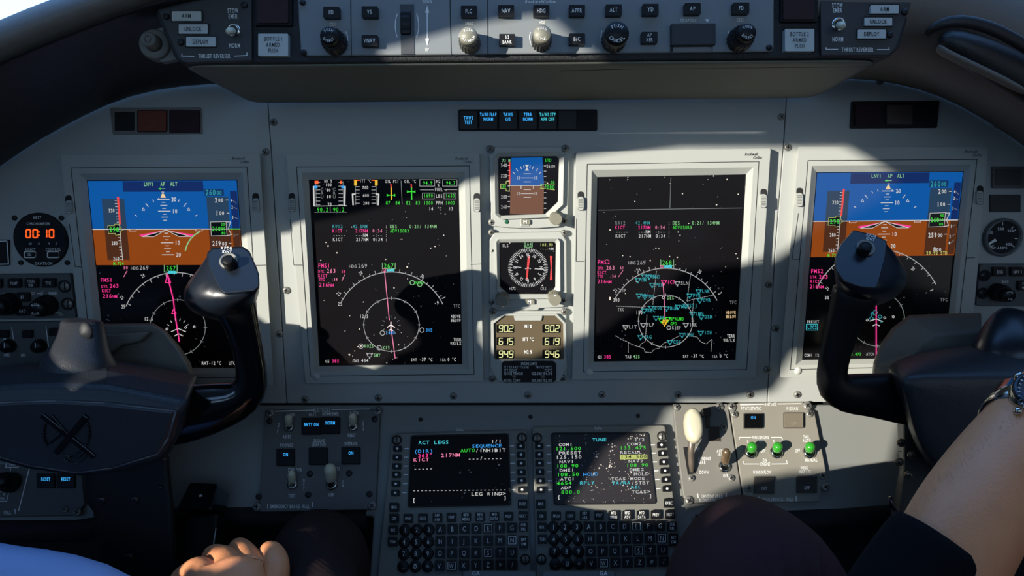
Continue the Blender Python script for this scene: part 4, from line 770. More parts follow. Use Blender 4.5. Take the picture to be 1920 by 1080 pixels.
rows = [[(-400, 400, .17), (-210, 275, .17), (-100, 205, .17), (-10, 150, .17), (75, 112, .17), (180, 68, .17), (280, 25, .17), (395, -5, .17)], [(-420, 360, .195), (-230, 238, .195), (-120, 172, .195), (-30, 126, .195), (60, 85, .195), (165, 45, .195), (270, 7, .195), (390, -26, .195)],
        [(-425, 330, .208), (-235, 205, .208), (-125, 140, .208), (-35, 92, .208), (55, 52, .208), (160, 12, .208), (268, -25, .208), (390, -60, .208)],
        [(-425, 300, .20), (-240, 175, .20), (-130, 108, .20), (-40, 62, .20), (50, 24, .20), (150, -14, .20), (265, -50, .20), (390, -85, .20)],
        [(-425, 285, .17), (-240, 160, .17), (-130, 96, .17), (-40, 50, .17), (50, 12, .17), (150, -26, .17), (265, -60, .17), (390, -95, .17)]]
loft('front_roll', t, rows, PADG, .004)
t = thing('padded_hood', 'charcoal padded hood arch with a grab handle over the right end of the instrument panel', 'padded hood', dp(1860, 120, .15), 'padded hoods')
rows = [[(1500, 150, 0), (1600, 138, 0), (1690, 152, 0), (1760, 172, 0), (1830, 208, 0), (1900, 252, 0), (1980, 312, 0), (2100, 420, 0)],
        [(1500, 146, .02), (1600, 134, .02), (1692, 147, .02), (1764, 166, .02), (1835, 201, .02), (1906, 245, .02), (1986, 304, .02), (2106, 410, .02)],
        [(1500, 122, .08), (1600, 112, .08), (1700, 118, .08), (1772, 150, .08), (1855, 180, .08), (1925, 222, .08), (2010, 280, .08), (2130, 380, .08)],
        [(1500, 102, .15), (1620, 98, .15), (1690, 100, .15), (1740, 140, .15), (1850, 165, .15), (1935, 200, .15), (2020, 250, .15), (2140, 350, .15)],
        [(1500, 30, .185), (1660, 30, .185), (1730, 30, .185), (1790, 45, .185), (1880, 78, .185), (1950, 110, .185), (2030, 160, .185), (2140, 250, .185)],
        [(1500, -60, .18), (1680, -60, .18), (1750, -60, .18), (1830, -40, .18), (1900, 0, .18), (1970, 30, .18), (2050, 90, .18), (2160, 180, .18)],
        [(1500, -120, .14), (1680, -120, .14), (1750, -120, .14), (1830, -100, .14), (1900, -60, .14), (1970, -30, .14), (2050, 30, .14), (2160, 120, .14)]]
loft('padded_skin', t, rows, PADG, .004)
b = MB(); b.sweep([(dp(x, y, d), r*ds(d), r*ds(d)*.7) for x, y, d, r in ((1737, 72, .19, 6), (1740, 58, .197, 9), (1765, 44, .202, 11), (1800, 37, .205, 12), (1850, 48, .205, 12), (1900, 72, .203, 12), (1950, 105, .20, 12), (2000, 150, .19, 11))], PAD, 12); b.build('handle_rim', t, sub=1)
b = MB(); b.sweep([(dp(x, y, d), r*ds(d), .012) for x, y, d, r in ((1758, 72, .18, 16), (1790, 82, .186, 26), (1850, 110, .186, 34), (1910, 140, .186, 36), (1980, 190, .18, 34))], PAD, 16); b.build('handle_recess', t, sub=1)
b = MB(); b.sweep([(dp(x, y, d), r*ds(d), .006) for x, y, d, r in ((1756, 88, .192, 5), (1768, 98, .197, 7), (1820, 122, .198, 7), (1880, 150, .197, 7), (1930, 178, .196, 6))], PADG, 10); b.build('handle_ledge', t, sub=1)
# ------------------------------------------------------------------ lower console surface
LB = 966
t = thing('lower_console', 'dark grey sloping lower console below the instrument panel', 'console', LOW.at(900, 860))
b = MB(); b.prism(LOW, [(-330, 759), (2260, 757), (2260, 945), (1700, 950), (1580, 962), (1300, 975), (1310, 1130), (690, 1130), (700, 968), (480, 962), (300, 962), (150, 985), (-330, 985)], -.006, 0, mat('console_paint', (128, 130, 126), .45, bump=.12, bscale=1500)); b.build('console_plate', t, bevel=.003, seg=3)
for x, y in ((788, 786), (995, 781), (1197, 779)): screw(LOW, x, y, 4, 0, t, SDARK)
b = MB(); b.sweep([(LOW.at(x, y, -.012), .014, .014) for x, y in ((-330, 992), (150, 990), (300, 968), (480, 966), (690, 970))], MATTE, 14); b.build('edge_roll', t)
b = MB(); b.sweep([(LOW.at(x, y, -.012), .014, .014) for x, y in ((1300, 980), (1580, 968), (1700, 958), (2260, 952))], MATTE, 14); b.build('edge_roll', t)
# ---- electrical panel
def lowpanel(name, lab, cat, pts, m, h=.007, ears=(), r=5):
    t = thing(name, lab, cat, LOW.at(*ctr(pts))); b = MB(); b.prism(LOW, rq(pts, r), 0, h, m); b.build('plate', t, bevel=.0008)
    for x, y in ears: screw(LOW, x, y, 8.5, .003 if 0 else h, t, STEEL)
    return t
HL = .007
EP = mat('electrical_panel_paint', (96, 96, 92), .5, bump=.12, bscale=1400)
t = lowpanel('electrical_panel', 'dark grey electrical switch panel left of the left keyboard unit', 'control panel', [(497, 768), (713, 768), (704, 955), (485, 960)], EP, HL, [(505, 774), (707, 770), (481, 950), (697, 948)])
for x, y in ((504, 789), (702, 785), (484, 931), (692, 926), (580, 888), (654, 887), (577, 927)): screw(LOW, x, y, 6, HL, t, SDARK)
for q, tt in (((567, 785, 600.5, 813), ('BATT ON',)), ((602.5, 784, 636, 812), ('NORM',)), ((520, 843, 551, 872), ('ON',)), ((580.5, 841, 613, 870), ()), ((642, 840, 674, 869), ('ON',))):
    button(LOW, *q, HL, HL+.003, t, tt, m=BLACK, mt=cRH, hp=6, dy=-5 if tt != ('BATT ON',) else -3, r=1, frame=MATTE)
toggle(LOW, 542, 801, 540.6, 783, t, 7.5, 8.5, L=.024, h0=HL); toggle(LOW, 662, 799.5, 661, 780, t, 7.5, 8.5, L=.024, h0=HL); toggle(LOW, 548.7, 908, 546.5, 888, t, 7.5, 9, L=.024, h0=HL); toggle(LOW, 622, 908, 618.5, 878, t, 11.5, 10, L=.030, stem=BLACK, h0=HL)
label(t, LOW, [('ELECTRICAL', 604, 769, 6), seg([(516, 771), (588, 769)], 1.6), seg([(622, 768), (693, 767)], 1.6), ('L GEN', 546, 777.5, 6), ('BATT', 586.5, 777, 6), ('NORM/EMER', 620, 776, 6), ('R GEN', 664, 774.5, 6), ('RESET', 538.5, 819, 6), ('RESET', 660, 816, 6), ('AVIONICS', 537, 834.5, 6), ('GROUND', 598.5, 826.5, 6), ('DISPATCH', 597.5, 833.5, 6),
    ('INTERIOR', 658.5, 832, 6), ('STBY PWR', 553, 881, 6), ('LTS', 633, 879, 6), ('TEST', 547, 929.5, 6), ('OFF', 621, 928, 6), ('EMERGENCY BRAKE - PULL', 544, 949.5, 6.5)] +
    [(c, 523 - i*1.2, 796+i*6.5, 5.5) for i, c in enumerate('OFF')] + [(c, 681.5, 792+i*6.5, 5.5) for i, c in enumerate('OFF')] + [(c, 570, 901+i*7, 5.5) for i, c in enumerate('OFF')] + [(c, 643, 903.5+i*7, 5.5) for i, c in enumerate('ON')] +
    [seg([(502, 945), (502, 953)], 1.8), seg([(585.5, 942), (585.5, 950)], 1.8)], HL+.0003)
# ---- keyboard display units
def cdu(lab, outer, scr, lk, rk, fk, rows, right, dz, logo, screen_fn, rowlabels):
    t = thing('keyboard_display_unit', lab, 'keyboard unit', LOW.at(*ctr(outer)), 'keyboard display units'); h = .010
    b = MB(); b.prism(LOW, rq(outer, 6), 0, h, CDUG); b.build('plate', t, bevel=.001)
    b = MB(); so_ = rq([(scr[0][0]-3, scr[0][1]-3), (scr[1][0]+3, scr[1][1]-3), (scr[2][0]+3, scr[2][1]+3), (scr[3][0]-3, scr[3][1]+3)], 6, 4); si = rq(scr, 4, 4)
    b.loops(LOW, [(so_, h), (so_, h+.002), (si, h+.002), (si, h+.0003)], MATTE); b.build('screen_frame', t)
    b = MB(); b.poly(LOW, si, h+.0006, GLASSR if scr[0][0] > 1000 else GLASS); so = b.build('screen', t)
    b = MB(); screen_fn(b, h+.0009); b.build('display_text', so, recalc=False)
    def key(x, y, w_, hh, tt=(), round_=False, box=False, hp=None, dot=False):
        b = MB()
        if round_: b.lathe(LOW, x, y, [(11, h), (11, h+.0028), (9.5, h+.0036)], BLACK, 20)
        else: b.prism(LOW, rr(x-w_/2, y-hh/2, x+w_/2, y+hh/2, 2), h, h+.0034, BLACK)
        H_ = h+.0040 if round_ else h+.0037
        if dot: b.poly(LOW, arc(x, y, 2.4, 0, 340, 10), H_, WHITE)
        for i, s_ in enumerate(tt):
            p = hp or (10 if len(tt[0]) == 1 else 6); b.text(LOW, s_, x, y+(i-(len(tt)-1)/2)*p*1.5, p, WHITE, H_, wd=.75 if p > 8 else min(.6, 15/(len(s_)*p*.95)), wt=-.004 if p > 8 else .008)
        if box: b.line(LOW, [(x-7, y-7), (x+7, y-7), (x+7, y+7), (x-7, y+7)], 1, H_, WHITE, True)
        return b.build('key', t)
    for x, y in lk+rk: key(x, y, 16, 11, dot=True)
    b = MB()
    for x, y in lk: b.line(LOW, [(x+14, y), (x+21, y-.3)], 1.8, h+.0003, WHITE)
    for x, y in rk: b.line(LOW, [(x-20, y+.2), (x-13, y)], 1.8, h+.0003, WHITE)
    b.text(LOW, 'Collins', logo[0], logo[1], 4.5, WHITE, h+.0003, wt=.01, wd=.7); b.build('marking', t, recalc=False)
    for x, y, tt in fk: key(x, y, 18, 17, tt, hp=5.4 if len(tt[0]) > 1 else None)
    for (x0, y0, x1, y1), s_ in rows:
        n = len(s_)
        for i, c in enumerate(s_):
            x = x0+(x1-x0)*i/(n-1); y = y0+(y1-y0)*i/(n-1)
            if c == '@': c = 'SP'
            if c == '#': c = '+/-'
            key(x, y, 19, 19, ('\u00d8',) if c == '0' else (c,), round_=i < 3, box=c in 'ENSW' and len(c) == 1, hp=9 if len(c) == 1 else 5.5)
    for x, y, w_, hh, tt in right: key(x, y, w_, hh, tt, hp=5.4)
    for x, y in dz: dzus(LOW, x, y, 9.5, h, t, STEEL)
def tune(b, h):
    def T(s_, x0, x1, y, m, hp=5.2, dy=-.8): b.text(LOW, s_, x0, y, hp, m, h, x1=x1, mono=True, wt=.008, dy=dy)
    T('TUNE', 1110, 1138, 825, cC, 6); T('1/2', 1189, 1209, 825, cW, 6); T('COM1', 1047, 1074, 834, cW); T('121.500', 1041, 1090, 841.5, cG, 6.2); T('PRESET', 1047, 1090, 849.5, cW); T('125.150', 1041.5, 1091, 857.5, cW, 6.2)
    T('NAV1', 1048.5, 1077, 866, cW); T('108.90', 1042.5, 1085, 874, cG, 6.2); T('DME1', 1049, 1077.5, 882, cW); T('108.50', 1043.5, 1086, 890, cG, 6.2); T('HOLD', 1093, 1122, 889.5, cB, 6); T('ATC1', 1050, 1078, 898.5, cW); T('4654', 1043, 1072.5, 906.5, cG, 6.2); T('RPLY', 1087, 1115, 906, cC, 6); T('ADF', 1051, 1072, 915, cW); T('800.0', 1051.5, 1088, 923, cG, 6.2)
    T('COM2', 1175, 1203.5, 833, cW); T('133.475', 1161.5, 1212, 840, cG, 6.2); T('RECALL', 1162.5, 1204, 848.5, cW)
    b.poly(LOW, [(1162, 853), (1213.5, 852), (1214, 860.5), (1162.5, 861.5)], h-.0001, cYL); T('134.500', 1163, 1213, 856.8, cK, 6)
    T('NAV2', 1178, 1206.5, 865, cW); T('108.90', 1173.5, 1216, 872.5, cG, 6.2); T('DME2', 1180, 1208, 881, cW); T('HOLD', 1188, 1217, 889, cW, 6); T('TCAS MODE', 1145, 1210, 898, cW); T('TA/RA', 1147, 1182, 906, cC, 6); T('/STBY', 1183, 1218, 905.7, cW, 6); T('REL', 1183, 1203, 914, cC); T('TCAS>', 1184, 1220, 922.5, cW, 6); T('[', 1045, 1052, 932, cW, 6); T(']', 1216, 1223, 930, cW, 6)
def legs(b, h):
    def T(s_, x0, x1, y, m, hp=5.2, dy=-1): b.text(LOW, s_, x0, y, hp, m, h, x1=x1, mono=True, wt=.008, dy=dy)
    T('ACT LEGS', 784, 842, 830, cC, 6); T('1/1', 920, 941, 828, cW, 6); T('SEQUENCE', 884, 941.5, 836.5, cB, 6); T('(DIR)', 776, 812.5, 846.5, cB, 6); T('AUTO', 863, 891, 845, cG, 6.2); T('/INHIBIT', 891, 948.5, 844.5, cW, 6.2, -.5); T('263\u00b0', 783, 811, 854.5, cM, 6.5); T('217NM', 826, 863, 854, cPK, 6.5)
    T('KICT', 775, 805, 862.5, cPK, 6.2); T('---/-----', 877, 942, 860, cW, 6); T('-----', 775, 812, 879, cW, 6); T('-'*24, 773, 950, 919.5, cW, 6, -2); T('LEG WIND>', 883, 949, 926.5, cW, 6.2); T('[', 773, 780, 938, cW, 6); T(']', 943, 950, 933.5, cW, 6)
cdu('left keyboard display unit with a dark screen reading ACT LEGS', [(735, 813), (987, 806), (996, 1110), (704, 1116)], [(773, 819), (951, 815), (956, 945), (767, 949)],
    [(745, 841), (744.3, 857.5), (743.7, 874), (743, 890), (742, 907), (741, 924)], [(976.5, 836), (977, 852.3), (977.3, 868.5), (977.7, 885), (978.2, 901), (979, 918)],
    [(739, 951, ('MSG',)), (980, 945, ('EXEC',)), (739, 972, ('DIR',)), (765.5, 972, ('FPLN',)), (793, 971.5, ('LEGS',)), (820, 970.5, ('DEP', 'ARR')), (846.5, 970, ('PERF',)), (874, 969.5, ('MFD', 'MENU')), (900, 969, ('MFD', 'ADV')), (927, 968.5, ('MFD', 'DATA')), (953.5, 968, ('PREV',)), (981, 967.5, ('NEXT',)), (737, 994, ('IDX',)), (736, 1016, ('TUN',))],
    [((759, 994, 960, 989.5), '123ABCDEFG'), ((758, 1016.5, 960.3, 1013), '456HIJKLMN'), ((757, 1038.5, 960.6, 1036), '789OPQRSTU'), ((755.5, 1062.5, 961, 1058.5), '.0#VWXYZ@/')],
    [(981.5, 988, 17, 17, ('CLR', 'DEL')), (982, 1016, 17, 24, ('BRT', 'DIM'))], [(744, 825), (978.5, 821), (985, 1048.5)], (862, 806 + 0), legs, None)
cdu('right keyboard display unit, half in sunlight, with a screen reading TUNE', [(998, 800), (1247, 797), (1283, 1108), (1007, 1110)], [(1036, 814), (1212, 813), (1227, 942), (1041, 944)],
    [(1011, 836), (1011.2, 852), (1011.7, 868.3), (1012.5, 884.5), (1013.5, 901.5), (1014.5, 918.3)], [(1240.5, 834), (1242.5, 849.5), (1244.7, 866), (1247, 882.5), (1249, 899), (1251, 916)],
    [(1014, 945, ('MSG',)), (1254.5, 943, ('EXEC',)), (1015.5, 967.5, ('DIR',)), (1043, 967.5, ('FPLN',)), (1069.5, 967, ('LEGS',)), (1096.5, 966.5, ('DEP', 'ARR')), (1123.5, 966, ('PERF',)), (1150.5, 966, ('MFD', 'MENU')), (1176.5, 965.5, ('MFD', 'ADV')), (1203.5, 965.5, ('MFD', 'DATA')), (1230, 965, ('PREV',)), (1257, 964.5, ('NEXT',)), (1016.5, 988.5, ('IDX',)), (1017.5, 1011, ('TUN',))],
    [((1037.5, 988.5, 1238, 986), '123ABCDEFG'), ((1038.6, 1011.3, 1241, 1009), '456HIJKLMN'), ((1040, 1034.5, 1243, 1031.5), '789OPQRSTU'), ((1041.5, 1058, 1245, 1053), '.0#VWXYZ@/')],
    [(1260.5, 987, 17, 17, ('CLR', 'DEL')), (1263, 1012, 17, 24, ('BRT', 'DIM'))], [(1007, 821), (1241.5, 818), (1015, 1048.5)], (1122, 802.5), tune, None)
# ---- landing gear panel
t = lowpanel('landing_gear_panel', 'taupe landing gear panel with a cream-knobbed lever, right of the right keyboard unit', 'control panel', [(1262, 757), (1364, 757), (1368, 778), (1391, 925), (1384, 940), (1290, 944), (1281, 928), (1267, 812)], TAUPE, HL, [(1350, 762), (1293, 938), (1378, 936)], r=2)
for x, y in ((1269.5, 763), (1357, 801), (1297, 896), (1372, 896)): screw(LOW, x, y, 6.5, HL, t)
b = MB(); b.prism(LOW, rq([(1281, 838), (1290, 838), (1305, 888), (1290, 890)], 2), HL-.004, HL+.0003, MATTE); b.build('slot', t)
b = MB(); b.prism(LOW, rq([(1318, 765), (1333, 765), (1334, 779), (1319, 779)], 2), HL, HL+.01, mat('bracket_brown', (60, 50, 42), .4)); b.prism(LOW, [(1326, 779), (1331, 779), (1331, 800), (1326, 800)], HL, HL+.008, mat('bracket_brown', (1, 1, 1))); b.build('stop_bracket', t, bevel=.0005)
button(LOW, 1329, 800, 1349, 827, HL, HL+.002, t, (), m=mat('bracket_brown', (1, 1, 1)), name='release_button', frame=TAUPE)
LK = .032
p0 = LOW.at(1297, 884, HL+.002); p1 = LOW.at(1295.5, 850, .018); p2 = LOW.at(1298, 815, LK)
b = MB(); b.sweep([(p0, .0022, .003), (p0.lerp(p1, .5), .0032, .003), (p1, .0034, .0032), (p2, .0036, .0034)], mat('lever_metal', (118, 108, 96), .35, metal=.4), 12); lo = b.build('gear_lever', t)
b = MB(); pl = LOW; c = LOW.at(1299, 799, LK); k = (c-CAM).dot(FW)/F; up = LOW.n.cross(Vector((1, 0, 0))); up = up if up.z > 0 else -up; rg = []
for z, sx, sy in ((-.009, .55, .62), (-.007, .9, .88), (0, 1, 1), (.007, .93, .95), (.0105, .78, .84), (.0115, .45, .5)):
    rg.append([c + LOW.n*z + Vector((1, 0, 0))*cos(2*pi*i/36)*17*k*sx*(1) + up*(abs(sin(2*pi*i/36))**.8*(1 if sin(2*pi*i/36) > 0 else -1))*33*k*sy for i in range(36)])
b.rings(rg, CREAM); b.build('lever_knob', lo)
toggle(LOW, 1358, 875, 1362, 848, t, 8.5, 10, L=.030, tip=mat('bronze_tip', (150, 128, 100), .25, metal=.7), h0=HL)
label(t, LOW, [('UP', 1309, 841.5, 6), ('LANDING', 1309, 860, 6, {'al': 'l'}), ('GEAR', 1309, 867, 6, {'al': 'l'}), ('DOWN', 1320, 885.5, 6), ('ANTI', 1350, 846, 5.5), ('SKID', 1351, 852, 5.5), ('OFF', 1360.5, 892, 6), ('LANDING GEAR', 1335.5, 930.5, 6), ('BLOWDOWN - PULL', 1336, 938, 6), seg([(1308, 926), (1309, 933)], 2), seg([(1361.5, 925), (1362, 932)], 2)], HL+.0003)
# ---- anti-ice panel
t = lowpanel('anti_ice_panel', 'taupe anti-ice panel with three green toggle switches', 'control panel', [(1368, 764), (1374, 760), (1387, 755), (1505, 753), (1513, 765), (1527, 771), (1552, 900), (1540, 914), (1536, 940), (1396, 943), (1393, 926), (1371, 780)], mat('anti_ice_paint', (138, 134, 122), .5, bump=.12, bscale=1400), HL, [(1373.5, 762.5), (1515, 760), (1549, 913), (1403, 937)], r=2)
for x, y in ((1378, 776), (1519, 775), (1404, 915.5), (1543, 892)): screw(LOW, x, y, 7, HL, t)
DB = mat('switch_taupe', (120, 112, 98), .35)
for q, tt, m, mt_, dy in (((1396, 776, 1429, 802), ('ON',), GLOSS, cRH, -6), ((1471, 775, 1506, 801), ('OFF',), DB, mat('faint_grey', (140, 134, 120)), 6), ((1415.5, 895, 1451, 924), ('OFF',), mat('switch_dark', (58, 56, 52), .35), WHITE, 6), ((1495.5, 894, 1531, 923), ('OFF',), mat('switch_dark', (1, 1, 1)), WHITE, 6)):
    button(LOW, *q, HL, HL+.004, t, tt, m=m, mt=mt_, hp=6, dy=dy, r=1.5, frame=mat('switch_frame', (88, 84, 76), .5))
for bx, tx_ in ((1407.5, 1411), (1455.5, 1459), (1517, 1519.5)): toggle(LOW, bx, 848, tx_, 835.5, t, 9, 10.5, L=.021, tip=GREEN, h0=HL)
label(t, LOW, [('ANTI-ICE', 1445, 758, 6), seg([(1388, 759), (1432, 758)], 1.6), seg([(1459, 757.5), (1502, 757)], 1.6), ('PITOT/STATIC', 1408, 766, 6), ('W/S FAN', 1485.5, 766, 6), seg([(1386, 824), (1386, 820), (1408, 820)], 1.4), ('WING/ENGINE', 1426, 820, 5.5), seg([(1446, 820), (1466, 820), (1467, 825)], 1.4), ('ON', 1427, 827, 5.5), ('L', 1402, 827, 5.5), ('R', 1451, 827, 5.5), ('OFF', 1431, 845.5, 6), ('OFF', 1495.5, 845, 6), ('TAIL', 1512, 819, 6), ('AUTO', 1513, 826, 6),
    ('ON', 1434, 863, 6), ('ENGINE', 1435, 870, 6), seg([(1394, 865), (1395, 870), (1423, 870)], 1.4), seg([(1447, 870), (1476, 869.5), (1475, 863.5)], 1.4), ('MANUAL', 1521.5, 862.5, 6), ('WING', 1508, 877.5, 6), ('INSP LTS', 1510, 884.5, 6), ('WING XFLOW', 1429.5, 885.5, 6), ('GEAR UPLOCK - PULL', 1458.5, 936.5, 6.5), seg([(1423.5, 932), (1424, 940)], 2), seg([(1492.5, 931), (1493, 939)], 2)], HL+.0003)
# ---- fuel panel, bottom left
t = lowpanel('fuel_panel', 'dark panel with two blue RESET buttons at the lower left under the left yoke', 'control panel', [(-80, 872), (150, 872), (158, 945), (140, 966), (-80, 970)], mat('fuel_panel_paint', (84, 84, 82), .5, bump=.1), HL, [(143, 960), ], r=3)
screw(LOW, 120, 955, 6.5, HL, t)
for x in (70.5, 108): button(LOW, x, 889, x+31, 914, HL, HL+.003, t, ('RESET',), mt=cRH, hp=6, dy=-3, frame=MATTE)
label(t, LOW, [seg([(55, 878), (35, 957)], 1.8), ('PULL', 14, 961, 6.5), seg([(28, 955), (29, 963)], 1.8), seg([(13, 866), (10, 876), (34, 876), (37, 866)], 1.4), ('TANK', 23, 871, 5), seg([(20, 876), (19, 888), (12, 890)], 1.4), seg([(0, 922), (17, 922), (12, 940), (-4, 940)], 1.4), ('ENG', 5, 935, 5), ('R', 8, 927, 5)], HL+.0003)
dknob(LOW, -4, 900, 19, HL, t, 14)
# ---- black control-lock lever
t = thing('black_lever', 'glossy black box-headed lever standing right of the left yoke column', 'lever', LOW.at(380, 960))
b = MB(); PB = Plane(LOW.at(375, 930, .05), (0, -.75, .6))
b.prism(PB, rq([(356, 905), (408, 907), (396, 955), (331, 956)], 5, 4), -.03, .008, GLOSS); b.build('lever_head', t, bevel=.003, seg=3)
b = MB(); b.prism(PB, [(348, 968), (408, 962), (398, 1090), (338, 1090)], -.03, -.006, BLACK); b.build('lever_body', t, bevel=.002)
b = MB(); b.line(PB, [(405, 990), (400, 1022)], 2, -.0055, LGREY); b.poly(PB, [(373, 928), (379, 927), (379, 931), (373, 932)], .0084, LGREY); b.build('marking', t)
# ---- thrust lever tops at the bottom edge
for x0, x1, lab, gx in ((866, 1006, 'left thrust lever top edge marked GA at the bottom of the picture', 893), (1015, 1156, 'right thrust lever top edge marked GA at the bottom of the picture', 1132)):
    t = thing('thrust_lever', lab, 'lever', dp((x0+x1)/2, 1080, .2), 'thrust lever tops')
    PT = Plane(dp(1000, 1080, .2), (0, -.6, .8)); b = MB(); b.prism(PT, rr(x0, 1068, x1, 1140, 8, 4), -.02, 0, mat('lever_grey', (62, 62, 58), .45, bump=.2)); b.build('lever_top', t, bevel=.002)
    b = MB(); b.text(PT, 'GA', gx, 1075, 8, WHITE if x0 > 1000 else LGREY, .0003, wd=.9); b.build('lettering', t)
# ------------------------------------------------------------------ control yokes
def ringpts(pts, d): return [dp(x, y, d) for x, y in pts]
def sw(pts, seg_=18, side=(0, 1, 0)): # (px, py, depth, radius px, depth factor)
    return [(dp(x, y, d), r*ds(d), r*ds(d)*k) for x, y, d, r, k in pts]
def rt(pts, d, k, y0): return [dp(x, y, d+(y-y0)*k) for x, y in pts]
def polyc(name, parent, rs, m, sub=1, crease=None, bevel=0):
    b = MB(); b.rings(rs, m, smooth=not bevel); return b.build(name, parent, sub=sub, bevel=bevel, seg=4, ang=22)
t = thing('control_yoke', 'left black control yoke with an embossed emblem on its hub', 'control yoke', dp(230, 800, .18))
PF = Plane(dp(150, 820, .215), (.05, -1, .12))
F_ = [(-170, 765), (-60, 759), (30, 753), (110, 751), (200, 755), (333, 770), (320, 818), (300, 849), (215, 875), (150, 884), (60, 870), (-40, 842), (-140, 815)]
O_ = [(-190, 745), (-60, 728), (30, 722), (110, 720), (200, 724), (352, 752), (338, 815), (308, 862), (217, 886), (150, 893), (56, 880), (-46, 853), (-190, 830)]
B_ = [(-190, 710), (-60, 692), (30, 684), (110, 677), (200, 672), (372, 704), (360, 770), (320, 850), (217, 880), (150, 885), (56, 870), (-46, 840), (-190, 800)]
K_ = [(-180, 720), (-60, 700), (30, 690), (110, 684), (200, 680), (355, 712), (345, 770), (300, 840), (217, 870), (150, 875), (56, 860), (-46, 830), (-180, 790)]
polyc('hub', t, [ringpts(K_, .08), ringpts(B_, .10), ringpts(B_, .14), ringpts([((a+c)/2, (b_+d_)/2-3) for (a, b_), (c, d_) in zip(B_, O_)], .185), ringpts(O_, .207), ringpts([(x*.985+2, y+2) for x, y in F_], .213)], YOKE, sub=0, bevel=.005)
fc = [dp(x, y, .213) for x, y in F_]
b = MB(); rg = [[p for p in fc], [p + Vector((0, -.0035, .0006)) for p in fc]]; c_ = sum(rg[1], Vector())/len(fc)
rg.append([p.lerp(c_, .03) + Vector((0, -.0016, 0)) for p in rg[1]]); b.rings(rg, YOKE, smooth=False); fp = b.build('hub_cover', t, bevel=.0012)
bd = MB(); q = rg[1]+[rg[1][0]]
for u, v in zip(q[:-1], q[1:]): bd.sweep([(u, .0009, .0009), (v, .0009, .0009)], mat('cover_rim_highlight', (92, 94, 96), .3), 8, side=(0, 1, .02))
bd.build('cover_rim_highlight', fp)  # pale bead stands in for the bright highlight along the cover rim
# emblem: abstract embossed crossed bars, ring and arc as on the cover
EM = mat('emblem_black', (16, 16, 18), .2); b = MB(); PE = Plane(rg[2][0], (rg[2][4]-rg[2][0]).cross(rg[2][8]-rg[2][0]))
if PE.n.y > 0: PE = Plane(rg[2][0], -PE.n)
def bar(p, wd, h1=.0022, m=EM):
    (x0, y0), (x1, y1) = p; dx, dy = x1-x0, y1-y0; L = math.hypot(dx, dy); nx, ny = -dy/L*wd/2, dx/L*wd/2
    b.prism(PE, [(x0+nx, y0+ny), (x1+nx, y1+ny), (x1-nx, y1-ny), (x0-nx, y0-ny)], -.001, h1, m)
bar([(77, 779), (176, 858)], 9); bar([(160, 781), (103, 851)], 11, .003); bar([(96, 780), (128, 818)], 4); bar([(92, 832), (118, 812)], 4, .0016)
for r_, a0, a1 in ((43, 110, 290), (37, 115, 280)):
    q = arc(124, 814, r_, a0 if r_ > 40 else a0, a1, 16)
q = arc(124, 812, 43, 55, 190, 16)
for u, v in zip(q[:-1], q[1:]): bar([u, v], 3.2, .0018)
q = arc(124, 812, 43, 235, 310, 10)
for u, v in zip(q[:-1], q[1:]): bar([u, v], 3.2, .0018)
q = arc(138, 838, 22, 105, 225, 10)
for u, v in zip(q[:-1], q[1:]): bar([u, v], 3, .0018)
q = arc(138, 842, 27, 120, 225, 10)
for u, v in zip(q[:-1], q[1:]): bar([u, v], 2.4, .0018)
b.build('emblem', fp, bevel=.0005)
b = MB(); b.sweep(sw([(150, 720, .165, 62, .8), (147, 702, .165, 73, .8), (147, 690, .165, 74, .8), (146, 665, .16, 61, .75), (152, 640, .155, 50, .7), (152, 622, .15, 46, .65), (152, 610, .147, 43, .6), (152, 604, .146, 41, .6), (152, 600, .146, 34, .55), (152, 599, .146, 18, .4)]), YOKE, 22)
o = b.build('column_cap', t, sub=1)
b = MB(); b.sweep(sw([(150, 610, .163, 10, .4), (160, 616, .166, 17, .4), (165, 626, .167, 15, .4), (162, 634, .166, 7, .3)]), mat('cap_dent_shade', (30, 33, 36), .6), 12); b.build('thumb_recess', t, sub=1)  # raised lump; its darker colour stands in for the recess's shade
b = MB()
b.rings([ringpts([(185, 607), (288, 606), (312, 620), (338, 650), (358, 680), (367, 712), (300, 715), (190, 712)], .07), ringpts([(185, 609), (286, 608), (308, 622), (332, 652), (350, 682), (360, 712), (300, 715), (190, 712)], .10)], SHRD, smooth=False)
b.rings([ringpts([(185, 628), (282, 622), (272, 640), (232, 650), (215, 664), (190, 668)], .10), ringpts([(185, 628), (282, 622), (262, 640), (228, 648), (206, 662), (190, 668)], .115)], SHRD, smooth=False)
b.build('rear_shroud', t, bevel=.002)
